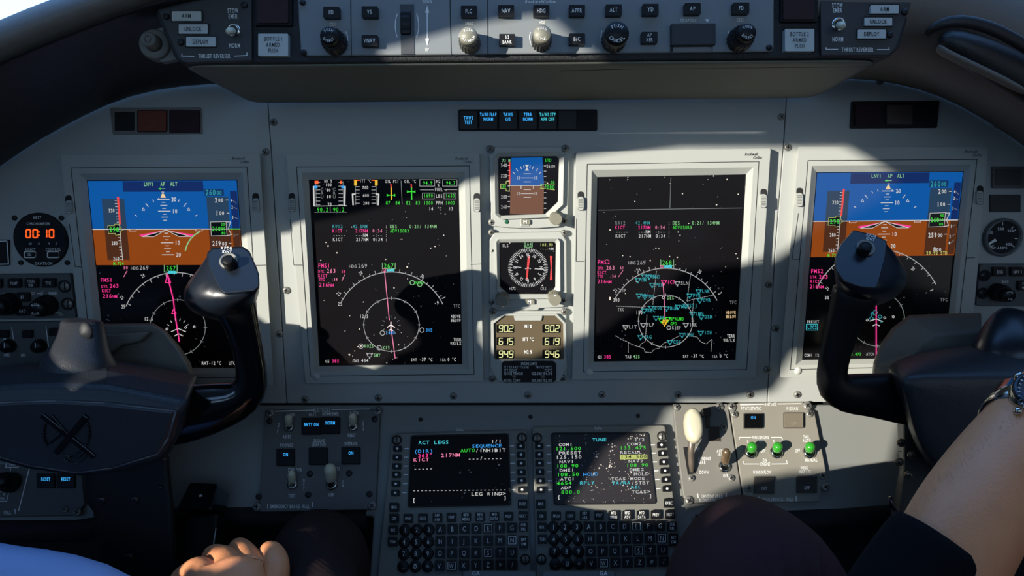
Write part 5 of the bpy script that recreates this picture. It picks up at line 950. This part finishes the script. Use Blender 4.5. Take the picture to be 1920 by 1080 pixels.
# horn: arm and grip in one
b = MB(); b.sweep(sw([(270, 790, .165, 60, .6), (330, 780, .17, 60, .6), (380, 769, .172, 55, .62), (425, 758, .174, 46, .7), (462, 744, .175, 38, .85), (474, 716, .176, 33, .85), (470, 685, .178, 28.5, .85), (462, 640, .18, 29, .85), (450, 600, .182, 34, .85), (438, 568, .184, 42, .85), (430, 545, .184, 46, .8)]), GLOSS, 22)
hg = b.build('grip', t, sub=1)
rs = [ringpts([(420, 500), (450, 498), (470, 510), (478, 530), (474, 552), (460, 575), (430, 588), (400, 585), (378, 572), (370, 552), (378, 530), (398, 510)], .145),
      ringpts([(408, 482), (446, 478), (474, 492), (486, 520), (486, 556), (472, 590), (432, 606), (392, 600), (358, 584), (344, 560), (352, 532), (378, 503)], .165),
      ringpts([(400, 472), (444, 467), (475, 480), (488, 514), (488, 550), (470, 588), (430, 604), (388, 599), (353, 584), (339, 560), (345, 535), (366, 508)], .182),
      rt([(393, 468), (442, 463), (470, 474), (487, 514), (487, 546), (466, 566), (424, 582), (390, 582), (358, 575), (344, 556), (352, 538), (372, 508)], .198, .00025, 505),
      rt([(392, 467), (441, 462), (468, 472), (486, 513), (486, 544), (460, 550), (420, 554), (407, 545), (398, 530), (391, 515), (387, 500), (387, 484)], .206, .00037, 505)]
hd = polyc('grip_head', t, rs, YCAP, sub=2)
PC = Plane(dp(430, 500, .209), (.12, -.8, .6))
b = MB(); pl = rq([(388, 474), (398, 465), (455, 462), (468, 471), (486, 514), (486, 540), (478, 546), (420, 552), (412, 545), (396, 516), (388, 495)], 3)
PC = Plane(dp(437, 505, .2085), (.02, -.75, .66)); b.loops(PC, [(pl, -.005), (pl, 0), ([(x*.97+437*.03, y*.97+505*.03) for x, y in pl], .0015)], YCAP, cap1=True); b.build('grip_cap', hd if 0 else t, bevel=.001)
b = MB(); b.lathe(PC, 429, 489.5, [(17, .001), (17, .003), (15, .004), (12, .0035), (12, .002)], mat('button_ring', (128, 128, 122), .4), 32); b.lathe(PC, 427, 486, [(13, .001), (12, .006), (10, .010), (8, .0105)], BLACK, 28, href=.0105)
bt = b.build('transponder_button', t)
label(t, PC, [('XPDR', 425, 465.3, 5.6, {'wd': .9, 'rot': .05}), ('IDNT', 426, 472.3, 5.4, {'wd': .9, 'rot': .05})], .0021)
CB = mat('column_black', (20, 20, 21), .5)
b = MB(); b.rings([ringpts([(158, 868), (318, 848), (318, 868), (327, 960), (335, 1130), (185, 1130), (175, 960), (165, 940)], .06), ringpts([(158, 868), (318, 848), (318, 868), (327, 960), (335, 1130), (185, 1130), (175, 960), (160, 940)], .16)], CB, smooth=False); b.build('column', t, bevel=.006, seg=3)
PCm = Plane(dp(250, 940, .16), (0, -1, 0))
for x, y, r in ((188, 940, 9), (251, 939, 9), (298, 916, 5), (250, 885, 3), (240, 1047, 9)): screw(PCm, x, y, r, .0, t, SDARK)
# ---- right yoke
t = thing('control_yoke', 'right black control yoke, its grip covering the lower left of the rightmost display', 'control yoke', dp(1780, 800, .18))
b = MB(); b.sweep(sw([(1760, 752, .16, 64, .6), (1710, 748, .165, 54, .6), (1670, 744, .17, 50, .62), (1630, 740, .172, 43, .7), (1585, 738, .174, 41, .8), (1562, 725, .175, 36, .85), (1558, 700, .176, 29, .85), (1567, 660, .178, 29, .85), (1578, 620, .18, 31, .85), (1590, 585, .182, 36, .85), (1603, 555, .184, 44, .85), (1608, 535, .184, 46, .8)]), BLACK, 22)
b.build('grip', t, sub=1)
rs = [ringpts([(1590, 470), (1620, 465), (1650, 475), (1670, 495), (1680, 520), (1672, 548), (1650, 565), (1620, 570), (1590, 560), (1578, 540), (1574, 515), (1578, 490)], .145),
      ringpts([(1578, 460), (1610, 448), (1650, 458), (1685, 486), (1704, 516), (1698, 545), (1672, 568), (1630, 582), (1588, 572), (1570, 548), (1565, 515), (1567, 485)], .165),
      ringpts([(1576, 455), (1605, 436), (1648, 446), (1684, 478), (1706, 512), (1700, 536), (1676, 558), (1632, 574), (1590, 566), (1569, 542), (1563, 512), (1565, 480)], .182),
      rt([(1577, 454), (1602, 432), (1646, 443), (1672, 464), (1690, 500), (1688, 530), (1664, 548), (1632, 558), (1594, 552), (1570, 532), (1563, 508), (1565, 478)], .198, .00025, 490),
      rt([(1578, 455), (1601, 432), (1640, 441), (1661, 452), (1660, 480), (1652, 515), (1642, 538), (1620, 540), (1592, 533), (1570, 518), (1564, 500), (1566, 478)], .206, .00037, 490)]
hd = polyc('grip_head', t, rs, YCAP, sub=2)
b = MB(); pl = rq([(1567, 480), (1576, 458), (1600, 431), (1640, 441), (1663, 452), (1660, 482), (1650, 520), (1643, 541), (1610, 538), (1582, 527), (1566, 505)], 3)
PC = Plane(dp(1612, 490, .2085), (-.02, -.75, .66)); b.loops(PC, [(pl, -.005), (pl, 0), ([(x*.97+1612*.03, y*.97+488*.03) for x, y in pl], .0015)], YCAP, cap1=True); b.build('grip_cap', t, bevel=.001)
b = MB(); b.lathe(PC, 1623, 465, [(17.5, .001), (17.5, .003), (15.5, .004), (12, .0035), (12, .002)], mat('button_ring', (1, 1, 1)), 32); b.lathe(PC, 1625, 461, [(12, .001), (11.5, .006), (10, .010), (8, .0105)], BLACK, 28, href=.0105); b.build('transponder_button', t)
label(t, PC, [('XPDR', 1634, 441.5, 5.4, {'wd': .85, 'rot': .28}), ('IDNT', 1632.5, 448, 5.2, {'wd': .85, 'rot': .28})], .0021)
b = MB()
b.rings([ringpts([(1634, 712), (1637, 680), (1650, 645), (1672, 615), (1705, 590), (1840, 586), (1840, 712)], .07), ringpts([(1638, 712), (1641, 682), (1655, 648), (1677, 619), (1708, 595), (1840, 592), (1840, 712)], .10), ringpts([(1668, 712), (1684, 690), (1715, 662), (1728, 645), (1752, 628), (1840, 622), (1840, 712)], .125)], SHRD, smooth=False); b.build('rear_shroud', t, bevel=.002)
K_ = [(1660, 690), (1740, 668), (1840, 655), (1950, 650), (2120, 660), (2150, 760), (2130, 900), (2000, 930), (1850, 930), (1740, 880), (1705, 800), (1690, 740)]
B_ = [(1655, 680), (1742, 655), (1840, 642), (1950, 640), (2140, 650), (2180, 760), (2150, 920), (2000, 950), (1850, 945), (1735, 885), (1700, 800), (1672, 715)]
O_ = [(1680, 700), (1750, 700), (1850, 700), (1950, 700), (2100, 705), (2150, 770), (2120, 900), (2000, 930), (1850, 930), (1745, 880), (1712, 810), (1698, 745)]
polyc('hub', t, [ringpts(K_, .08), ringpts(B_, .10), ringpts(B_, .15), ringpts([((a*2+c)/3, (b_*2+d_)/3) for (a, b_), (c, d_) in zip(B_, O_)], .185), ringpts(O_, .208), ringpts([(1900+(x-1900)*.97, 810+(y-810)*.9) for x, y in O_], .214)], YOKE, sub=2)
b = MB(); b.sweep(sw([(1905, 690, .165, 70, .8), (1905, 670, .165, 84, .8), (1905, 655, .165, 82, .8), (1905, 625, .16, 66, .7), (1908, 600, .155, 50, .6), (1908, 584, .15, 34, .5)]), YCAP, 22); b.build('column_cap', t, sub=1)
b = MB(); b.rings([ringpts([(1681, 770), (1760, 800), (1800, 1000), (1800, 1130), (1690, 1130), (1664, 1000), (1672, 950), (1686, 880)], .06), ringpts([(1694, 775), (1760, 800), (1800, 1000), (1800, 1130), (1690, 1130), (1680, 1000), (1686, 950), (1694, 880)], .16)], mat('column_grey', (62, 60, 55), .5), smooth=False); b.build('column', t, bevel=.004)
PS = Plane(dp(1695, 900, .12), (-.75, -.65, .05))
b = MB(); b.line(PS, [(1702, 820), (1696, 890), (1722, 920)], 1.4, .004, MATTE); b.line(PS, [(1685, 846), (1700, 848)], 1.2, .004, MATTE); b.build('seam', t)
b = MB(); b.sweep([(dp(x, y, .165), .0016, .0016) for x, y in ((1669, 932), (1672, 948), (1683, 962), (1690, 972))], GLOSS, 8); b.build('cable', t)
for x, y in ((1691, 832), (1687, 868), (1711, 856), (1705, 893)): screw(PCm if 0 else Plane(dp(x, y, .168), (-.3, -1, 0)), x, y, 8, 0, t, mat('brass_screw', (120, 104, 84), .35, metal=.6))
# ------------------------------------------------------------------ people
SKIN = mat('skin', (222, 146, 98), .5, bump=.5, bscale=500, mottle=.25)
SKIN.node_tree.nodes['Principled BSDF'].inputs['Subsurface Weight'].default_value = .05
SKIN.node_tree.nodes['Principled BSDF'].inputs['Subsurface Radius'].default_value = (.01, .004, .002)
def skin(name, parent, verts, edges, m, sub=2):
    me = bpy.data.meshes.new(name); me.from_pydata([tuple(v[0]) for v in verts], edges, []); o = bpy.data.objects.new(name, me); COL.objects.link(o)
    md = o.modifiers.new('skin', 'SKIN'); 
    if not me.skin_vertices: 
        lay = me.attributes
        bpy.context.view_layer.objects.active = o
        for q in bpy.context.selected_objects: q.select_set(False)
        o.select_set(True); bpy.ops.mesh.customdata_skin_add()
    sv = me.skin_vertices[0].data
    for i, v in enumerate(verts): sv[i].radius = v[1] if isinstance(v[1], tuple) else (v[1], v[1])
    sv[0].use_root = True; md.use_smooth_shade = True
    s_ = o.modifiers.new('s', 'SUBSURF'); s_.levels = s_.render_levels = sub
    dg = bpy.context.evaluated_depsgraph_get(); me2 = bpy.data.meshes.new_from_object(o.evaluated_get(dg)); bpy.data.objects.remove(o)
    for p in me2.polygons: p.use_smooth = True
    me2.materials.clear(); me2.materials.append(m); o = bpy.data.objects.new(name, me2); COL.objects.link(o); o.parent = parent; o.matrix_parent_inverse = Matrix.Translation(-Vector(parent.location)); return o
def V(x, y, d, r): return (dp(x, y, d), r*ds(d))
t = thing('person', 'person in light blue shirt, hand beside a dark trouser knee at the lower left', 'person', dp(430, 1080, .35))
# wrist, palm, knuckles, curled fingers, thumb
HD = [V(500, 1290, 0.310, 85), V(455, 1180, 0.300, 82), V(445, 1120, 0.290, 78),            # 0 1 2 forearm, wrist, palm base
      V(350, 1102, 0.280, 30), V(318, 1116, 0.270, 24), V(300, 1150, 0.240, 21), V(312, 1190, 0.220, 18),    # 3-6 little finger
      V(385, 1072, 0.282, 31), V(372, 1064, 0.270, 27), V(338, 1085, 0.235, 23), V(330, 1120, 0.210, 20),   # 7-10 ring
      V(432, 1060, 0.284, 32), V(424, 1048, 0.270, 28), V(400, 1040, 0.230, 24), V(385, 1080, 0.205, 21),  # 11-14 middle
      V(472, 1062, 0.284, 32), V(460, 1042, 0.265, 28), V(448, 1028, 0.230, 25), V(440, 1058, 0.200, 21), # 15-18 index
      V(516, 1105, 0.290, 34), V(522, 1062, 0.282, 30), V(513, 1036, 0.272, 26), V(496, 1026, 0.262, 20)] # 19-22 thumb
ED = [(0, 1), (1, 2), (2, 3), (3, 4), (4, 5), (5, 6), (2, 7), (7, 8), (8, 9), (9, 10), (2, 11), (11, 12), (12, 13), (13, 14), (2, 15), (15, 16), (16, 17), (17, 18), (2, 19), (19, 20), (20, 21), (21, 22)]
HD_OBJ = skin('body', t, HD, ED, SKIN)
b = MB(); b.poly(Plane(dp(486, 1020, .37), (-.2, -.6, .9)), rq([(478, 1014), (494, 1012), (500, 1026), (484, 1030)], 5), 0, mat('nail', (225, 170, 150), .25)); 
BLUE = mat('light_blue_shirt', (150, 178, 226), .7, bump=.3, bscale=1500)
b = MB(); b.sweep(sw([(-120, 960, .26, 40, .8), (-90, 1055, .26, 70, .8), (0, 1095, .26, 82, .8), (110, 1115, .26, 92, .8), (210, 1150, .26, 94, .8), (280, 1215, .26, 85, .8), (330, 1330, .26, 80, .8)]), BLUE, 20); b.sweep(sw([(-130, 930, .26, 50, .8), (-70, 1060, .26, 80, .8), (-60, 1200, .26, 110, .8)]), BLUE, 18); b.build('shirt_sleeve', t, sub=1)
TRO = mat('dark_trousers', (44, 34, 33), .95, bump=.5, bscale=1300, spec=.1)
b = MB(); b.sweep(sw([(610, 1010, .10, 60, .9), (605, 1035, .16, 100, .9), (600, 1075, .22, 125, .85), (590, 1160, .29, 150, .8), (570, 1340, .36, 170, .8)]), TRO, 24)
b.sweep(sw([(600, 1010, .12, 40, .9), (600, 1100, .11, 90, .8), (600, 1300, .08, 95, .8)]), TRO, 20); b.build('trousers', t, sub=1)
t = thing('person', 'person in plum trousers and black short sleeve, bare forearm raised at the right', 'person', dp(1740, 1040, .40))
PLUM = mat('plum_trousers', (60, 41, 43), .95, bump=.5, bscale=1300, spec=.1)
b = MB(); b.sweep(sw([(1375, 985, .12, 60, .8), (1378, 1010, .16, 100, .85), (1385, 1050, .22, 140, .85), (1400, 1110, .30, 195, .85), (1440, 1230, .40, 250, .8)]), PLUM, 24); b.sweep(sw([(1390, 1000, .13, 60, .8), (1400, 1120, .12, 110, .8), (1410, 1300, .1, 110, .8)]), PLUM, 20); b.build('trousers', t, sub=1)
AR = [V(1720, 1250, .47, 110), V(1745, 1130, .46, 118), V(1790, 1020, .45, 120), V(1850, 925, .43, 112), V(1908, 830, .41, 92), V(1958, 752, .39, 68), V(1990, 712, .38, 68),
      V(2050, 660, .36, 50), V(2040, 610, .34, 28), V(2015, 580, .32, 24), V(2070, 605, .34, 28), V(2050, 570, .32, 24), V(2100, 615, .34, 27), V(2085, 580, .32, 23), V(2125, 640, .34, 24), V(2115, 605, .32, 20), V(2000, 660, .35, 28), V(1985, 625, .34, 24)]
skin('body', t, AR, [(0, 1), (1, 2), (2, 3), (3, 4), (4, 5), (5, 6), (6, 7), (7, 8), (8, 9), (7, 10), (10, 11), (7, 12), (12, 13), (7, 14), (14, 15), (6, 16), (16, 17)], SKIN)
BS = mat('black_sleeve', (14, 14, 17), .95, bump=.4, bscale=1300, spec=.1)
b = MB(); rg = []
for c_, ra in (((1560, 1330), 190), ((1620, 1230), 175), ((1690, 1140), 165), ((1752, 1060), 150)):
    pass
b.sweep(sw([(1600, 1400, .50, 175, .7), (1655, 1260, .48, 165, .7), (1700, 1160, .465, 150, .75), (1752, 1075, .455, 138, .8), (1785, 1030, .45, 133, .8), (1787, 1027, .45, 127, .75)]), BS, 28); b.build('short_sleeve', t, sub=1)
random.seed(3)
b = MB()
for i in range(150):
    u = random.random(); k = u; x = 1680+(1930-1680)*k; y = 968-(968-745)*k + random.uniform(-3, 22); x += random.uniform(-3, 16)
    p = dp(x, y, .455-.03*k); dirv = Vector((random.uniform(-1, .1), random.uniform(-.5, .1), random.uniform(.2, 1))).normalized()*random.uniform(.002, .005)
    b.sweep([(p, .00004, .00004), (p+dirv*.5+Vector((0, 0, .0003)), .00003, .00003), (p+dirv, .00002, .00002)], mat('arm_hair', (140, 104, 76), .6), 3, side=(0, 1, .01))
o = b.build('arm_hair', t); o['kind'] = 'stuff'
# wristwatch
t = thing('wristwatch', 'steel wristwatch with blue dial on the forearm at the right edge', 'watch', dp(1935, 735, .43))
def proj(p):
    v = p-CAM; z = v.dot(FW); return 960+v.x/z*F, 540-v.dot(UPV)/z*F
wax = (dp(1958, 752, .39)-dp(1908, 830, .41)).normalized(); wc = dp(1932, 790, .397); wr_ = 74*ds(.397)
wn = Vector((-.62, -.72, .22)); wn = (wn - wax*wn.dot(wax)).normalized(); ws = wax.cross(wn)
PW = Plane(wc+wn*(wr_+.004), wn); WXY = proj(PW.o)
WX_, WY_ = WXY
b = MB(); b.lathe(PW, WX_, WY_, [(50, -.006), (52, -.002), (50, .002), (44, .004), (42, .003)], CHROME, 48); cs = b.build('case', t)
b = MB(); b.lathe(PW, WX_, WY_, [(49, .0022), (47, .0042), (40, .0046), (39, .003)], mat('watch_bezel', (34, 44, 52), .25, metal=.5), 60, mtop=mat('watch_dial', (20, 42, 90), .2))
for k in range(36):
    a = k*pi/18; b.line(PW, [(WX_+sin(a)*r_, WY_-cos(a)*r_) for r_ in (41.5, 46)], 2 if k % 3 == 0 else 1, .0049, LGREY)
b.build('dial', t)
b = MB()
for a in (-2.2, -.9): b.lathe(PW, WX_+sin(a)*54, WY_-cos(a)*54, [(7, -.003), (7.5, .001), (5, .003)], CHROME, 10)
b.build('pusher', t)
b = MB(); b.rings([[wc + (wn*cos(2*pi*i/40)+ws*sin(2*pi*i/40))*(wr_+o_) + wax*z for i in range(40)] for z, o_ in ((-.009, .0), (-.009, .003), (.009, .003), (.009, .0), (-.009, .0))], CHROME, False, False); b.build('bracelet', t)
# ------------------------------------------------------------------ cabin shell
WX = -.82
WALL = mat('cabin_lining', (104, 108, 114), .8)
def box(x0, x1, y0, y1, z0, z1, m):
    b = MB(); v = [Vector((x, y, z)) for x in (x0, x1) for y in (y0, y1) for z in (z0, z1)]
    b.add(v, [(0, 1, 3, 2), (4, 6, 7, 5), (0, 4, 5, 1), (2, 3, 7, 6), (0, 2, 6, 4), (1, 5, 7, 3)], m); return b
struct(box(-.9, .95, -2.2, .1, -.62, -.6, mat('floor_dark', (30, 30, 32), .8)).build('floor'))
struct(box(-.84, .9, .012, .03, -.6, .21, MATTE).build('wall_front'))
struct(box(-.84, .88, -2.22, -2.2, -.6, .22, WALL).build('wall_back'))
struct(box(-.84, .9, -2.2, -.5, .78, .8, WALL).build('ceiling'))
wr = struct(box(.86, .88, -2.2, .05, -.6, .8, WALL).build('wall_right'))
wl = box(WX-.012, WX, -2.2, .05, -.6, .8, WALL).build('wall_left_gobo'); struct(wl)
# unseen wall masks the low sun; its openings take the sunlit patches' outlines
def onwall(p):       # follow the sun ray from a sunlit point back to the wall
    k = (p.x-WX)/SUND.x; return p - SUND*k
def mpx(pts): return [onwall(MAIN.at(x, y, .012)) for x, y in pts]
def lpx(pts): return [onwall(LOW.at(x, y, .008)) for x, y in pts]
def gpx(pts): return [onwall(GLR.at(x, y, .005)) for x, y in pts]
HOLES = [
  mpx([(440, 445), (520, 432), (580, 414), (640, 401), (720, 381), (860, 348), (912, 334), (1010, 308), (1080, 297), (1150, 285), (1260, 272), (1600, 272), (1625, 285), (1690, 322), (1700, 335), (1660, 375), (1600, 405), (1523, 436), (1480, 468), (1450, 487), (1400, 494), (1340, 500), (1290, 505), (1240, 560), (1180, 590), (1140, 620),
       (1095, 632), (1075, 642), (1045, 655), (1000, 670), (972, 668), (955, 683), (915, 655), (904, 640), (904, 622), (876, 607), (863, 579), (840, 566), (807, 560), (771, 565), (761, 579), (768, 600), (782, 612), (795, 640), (782, 654), (742, 668), (720, 690), (705, 716), (694, 716), (632, 688), (560, 660), (499, 603), (440, 560)]),
  gpx([(708, 107), (713, 92), (754, 82), (844, 57), (930, 38), (996, 28), (1040, 25), (1060, 35), (1077, 47), (1097, 67), (1117, 82), (1140, 97), (1145, 107)]),
  lpx([(1070, 946), (1100, 905), (1140, 838), (1225, 800), (1240, 768), (1262, 762), (1270, 752), (1340, 752), (1360, 750), (1450, 735), (1500, 690), (1530, 660), (1750, 640), (1760, 700), (1700, 800), (1680, 878), (1560, 884), (1500, 886), (1420, 903), (1390, 912), (1330, 940), (1290, 950), (1275, 975), (1170, 972), (1110, 958)]),
  lpx([(1012, 905), (1036, 880), (1038, 915), (1020, 917)]),
  [onwall(dp(x, y, .27)) for x, y in ((300, 1075), (350, 1040), (400, 1030), (440, 1012), (470, 1000), (510, 992), (545, 1010), (552, 1040), (520, 1052), (490, 1045), (470, 1050), (430, 1052), (390, 1066), (350, 1095))],
  [onwall(dp(x, y, .165)) for x, y in ((100, 628), (115, 600), (150, 592), (180, 598), (178, 609), (150, 613), (122, 622))],
]
cut = []
for i, h in enumerate(HOLES):
    b = MB(); n = len(h); b.rings([[Vector((WX-.1, p.y, p.z)) for p in h], [Vector((WX+.1, p.y, p.z)) for p in h]], WALL, smooth=False)
    c = b.build('cutter'); cut.append(c); md = wl.modifiers.new('w', 'BOOLEAN'); md.operation = 'DIFFERENCE'; md.object = c; md.solver = 'EXACT'
bpy.context.view_layer.update()
me = bpy.data.meshes.new_from_object(wl.evaluated_get(bpy.context.evaluated_depsgraph_get())); wl.modifiers.clear(); wl.data = me
for c in cut: bpy.data.objects.remove(c)
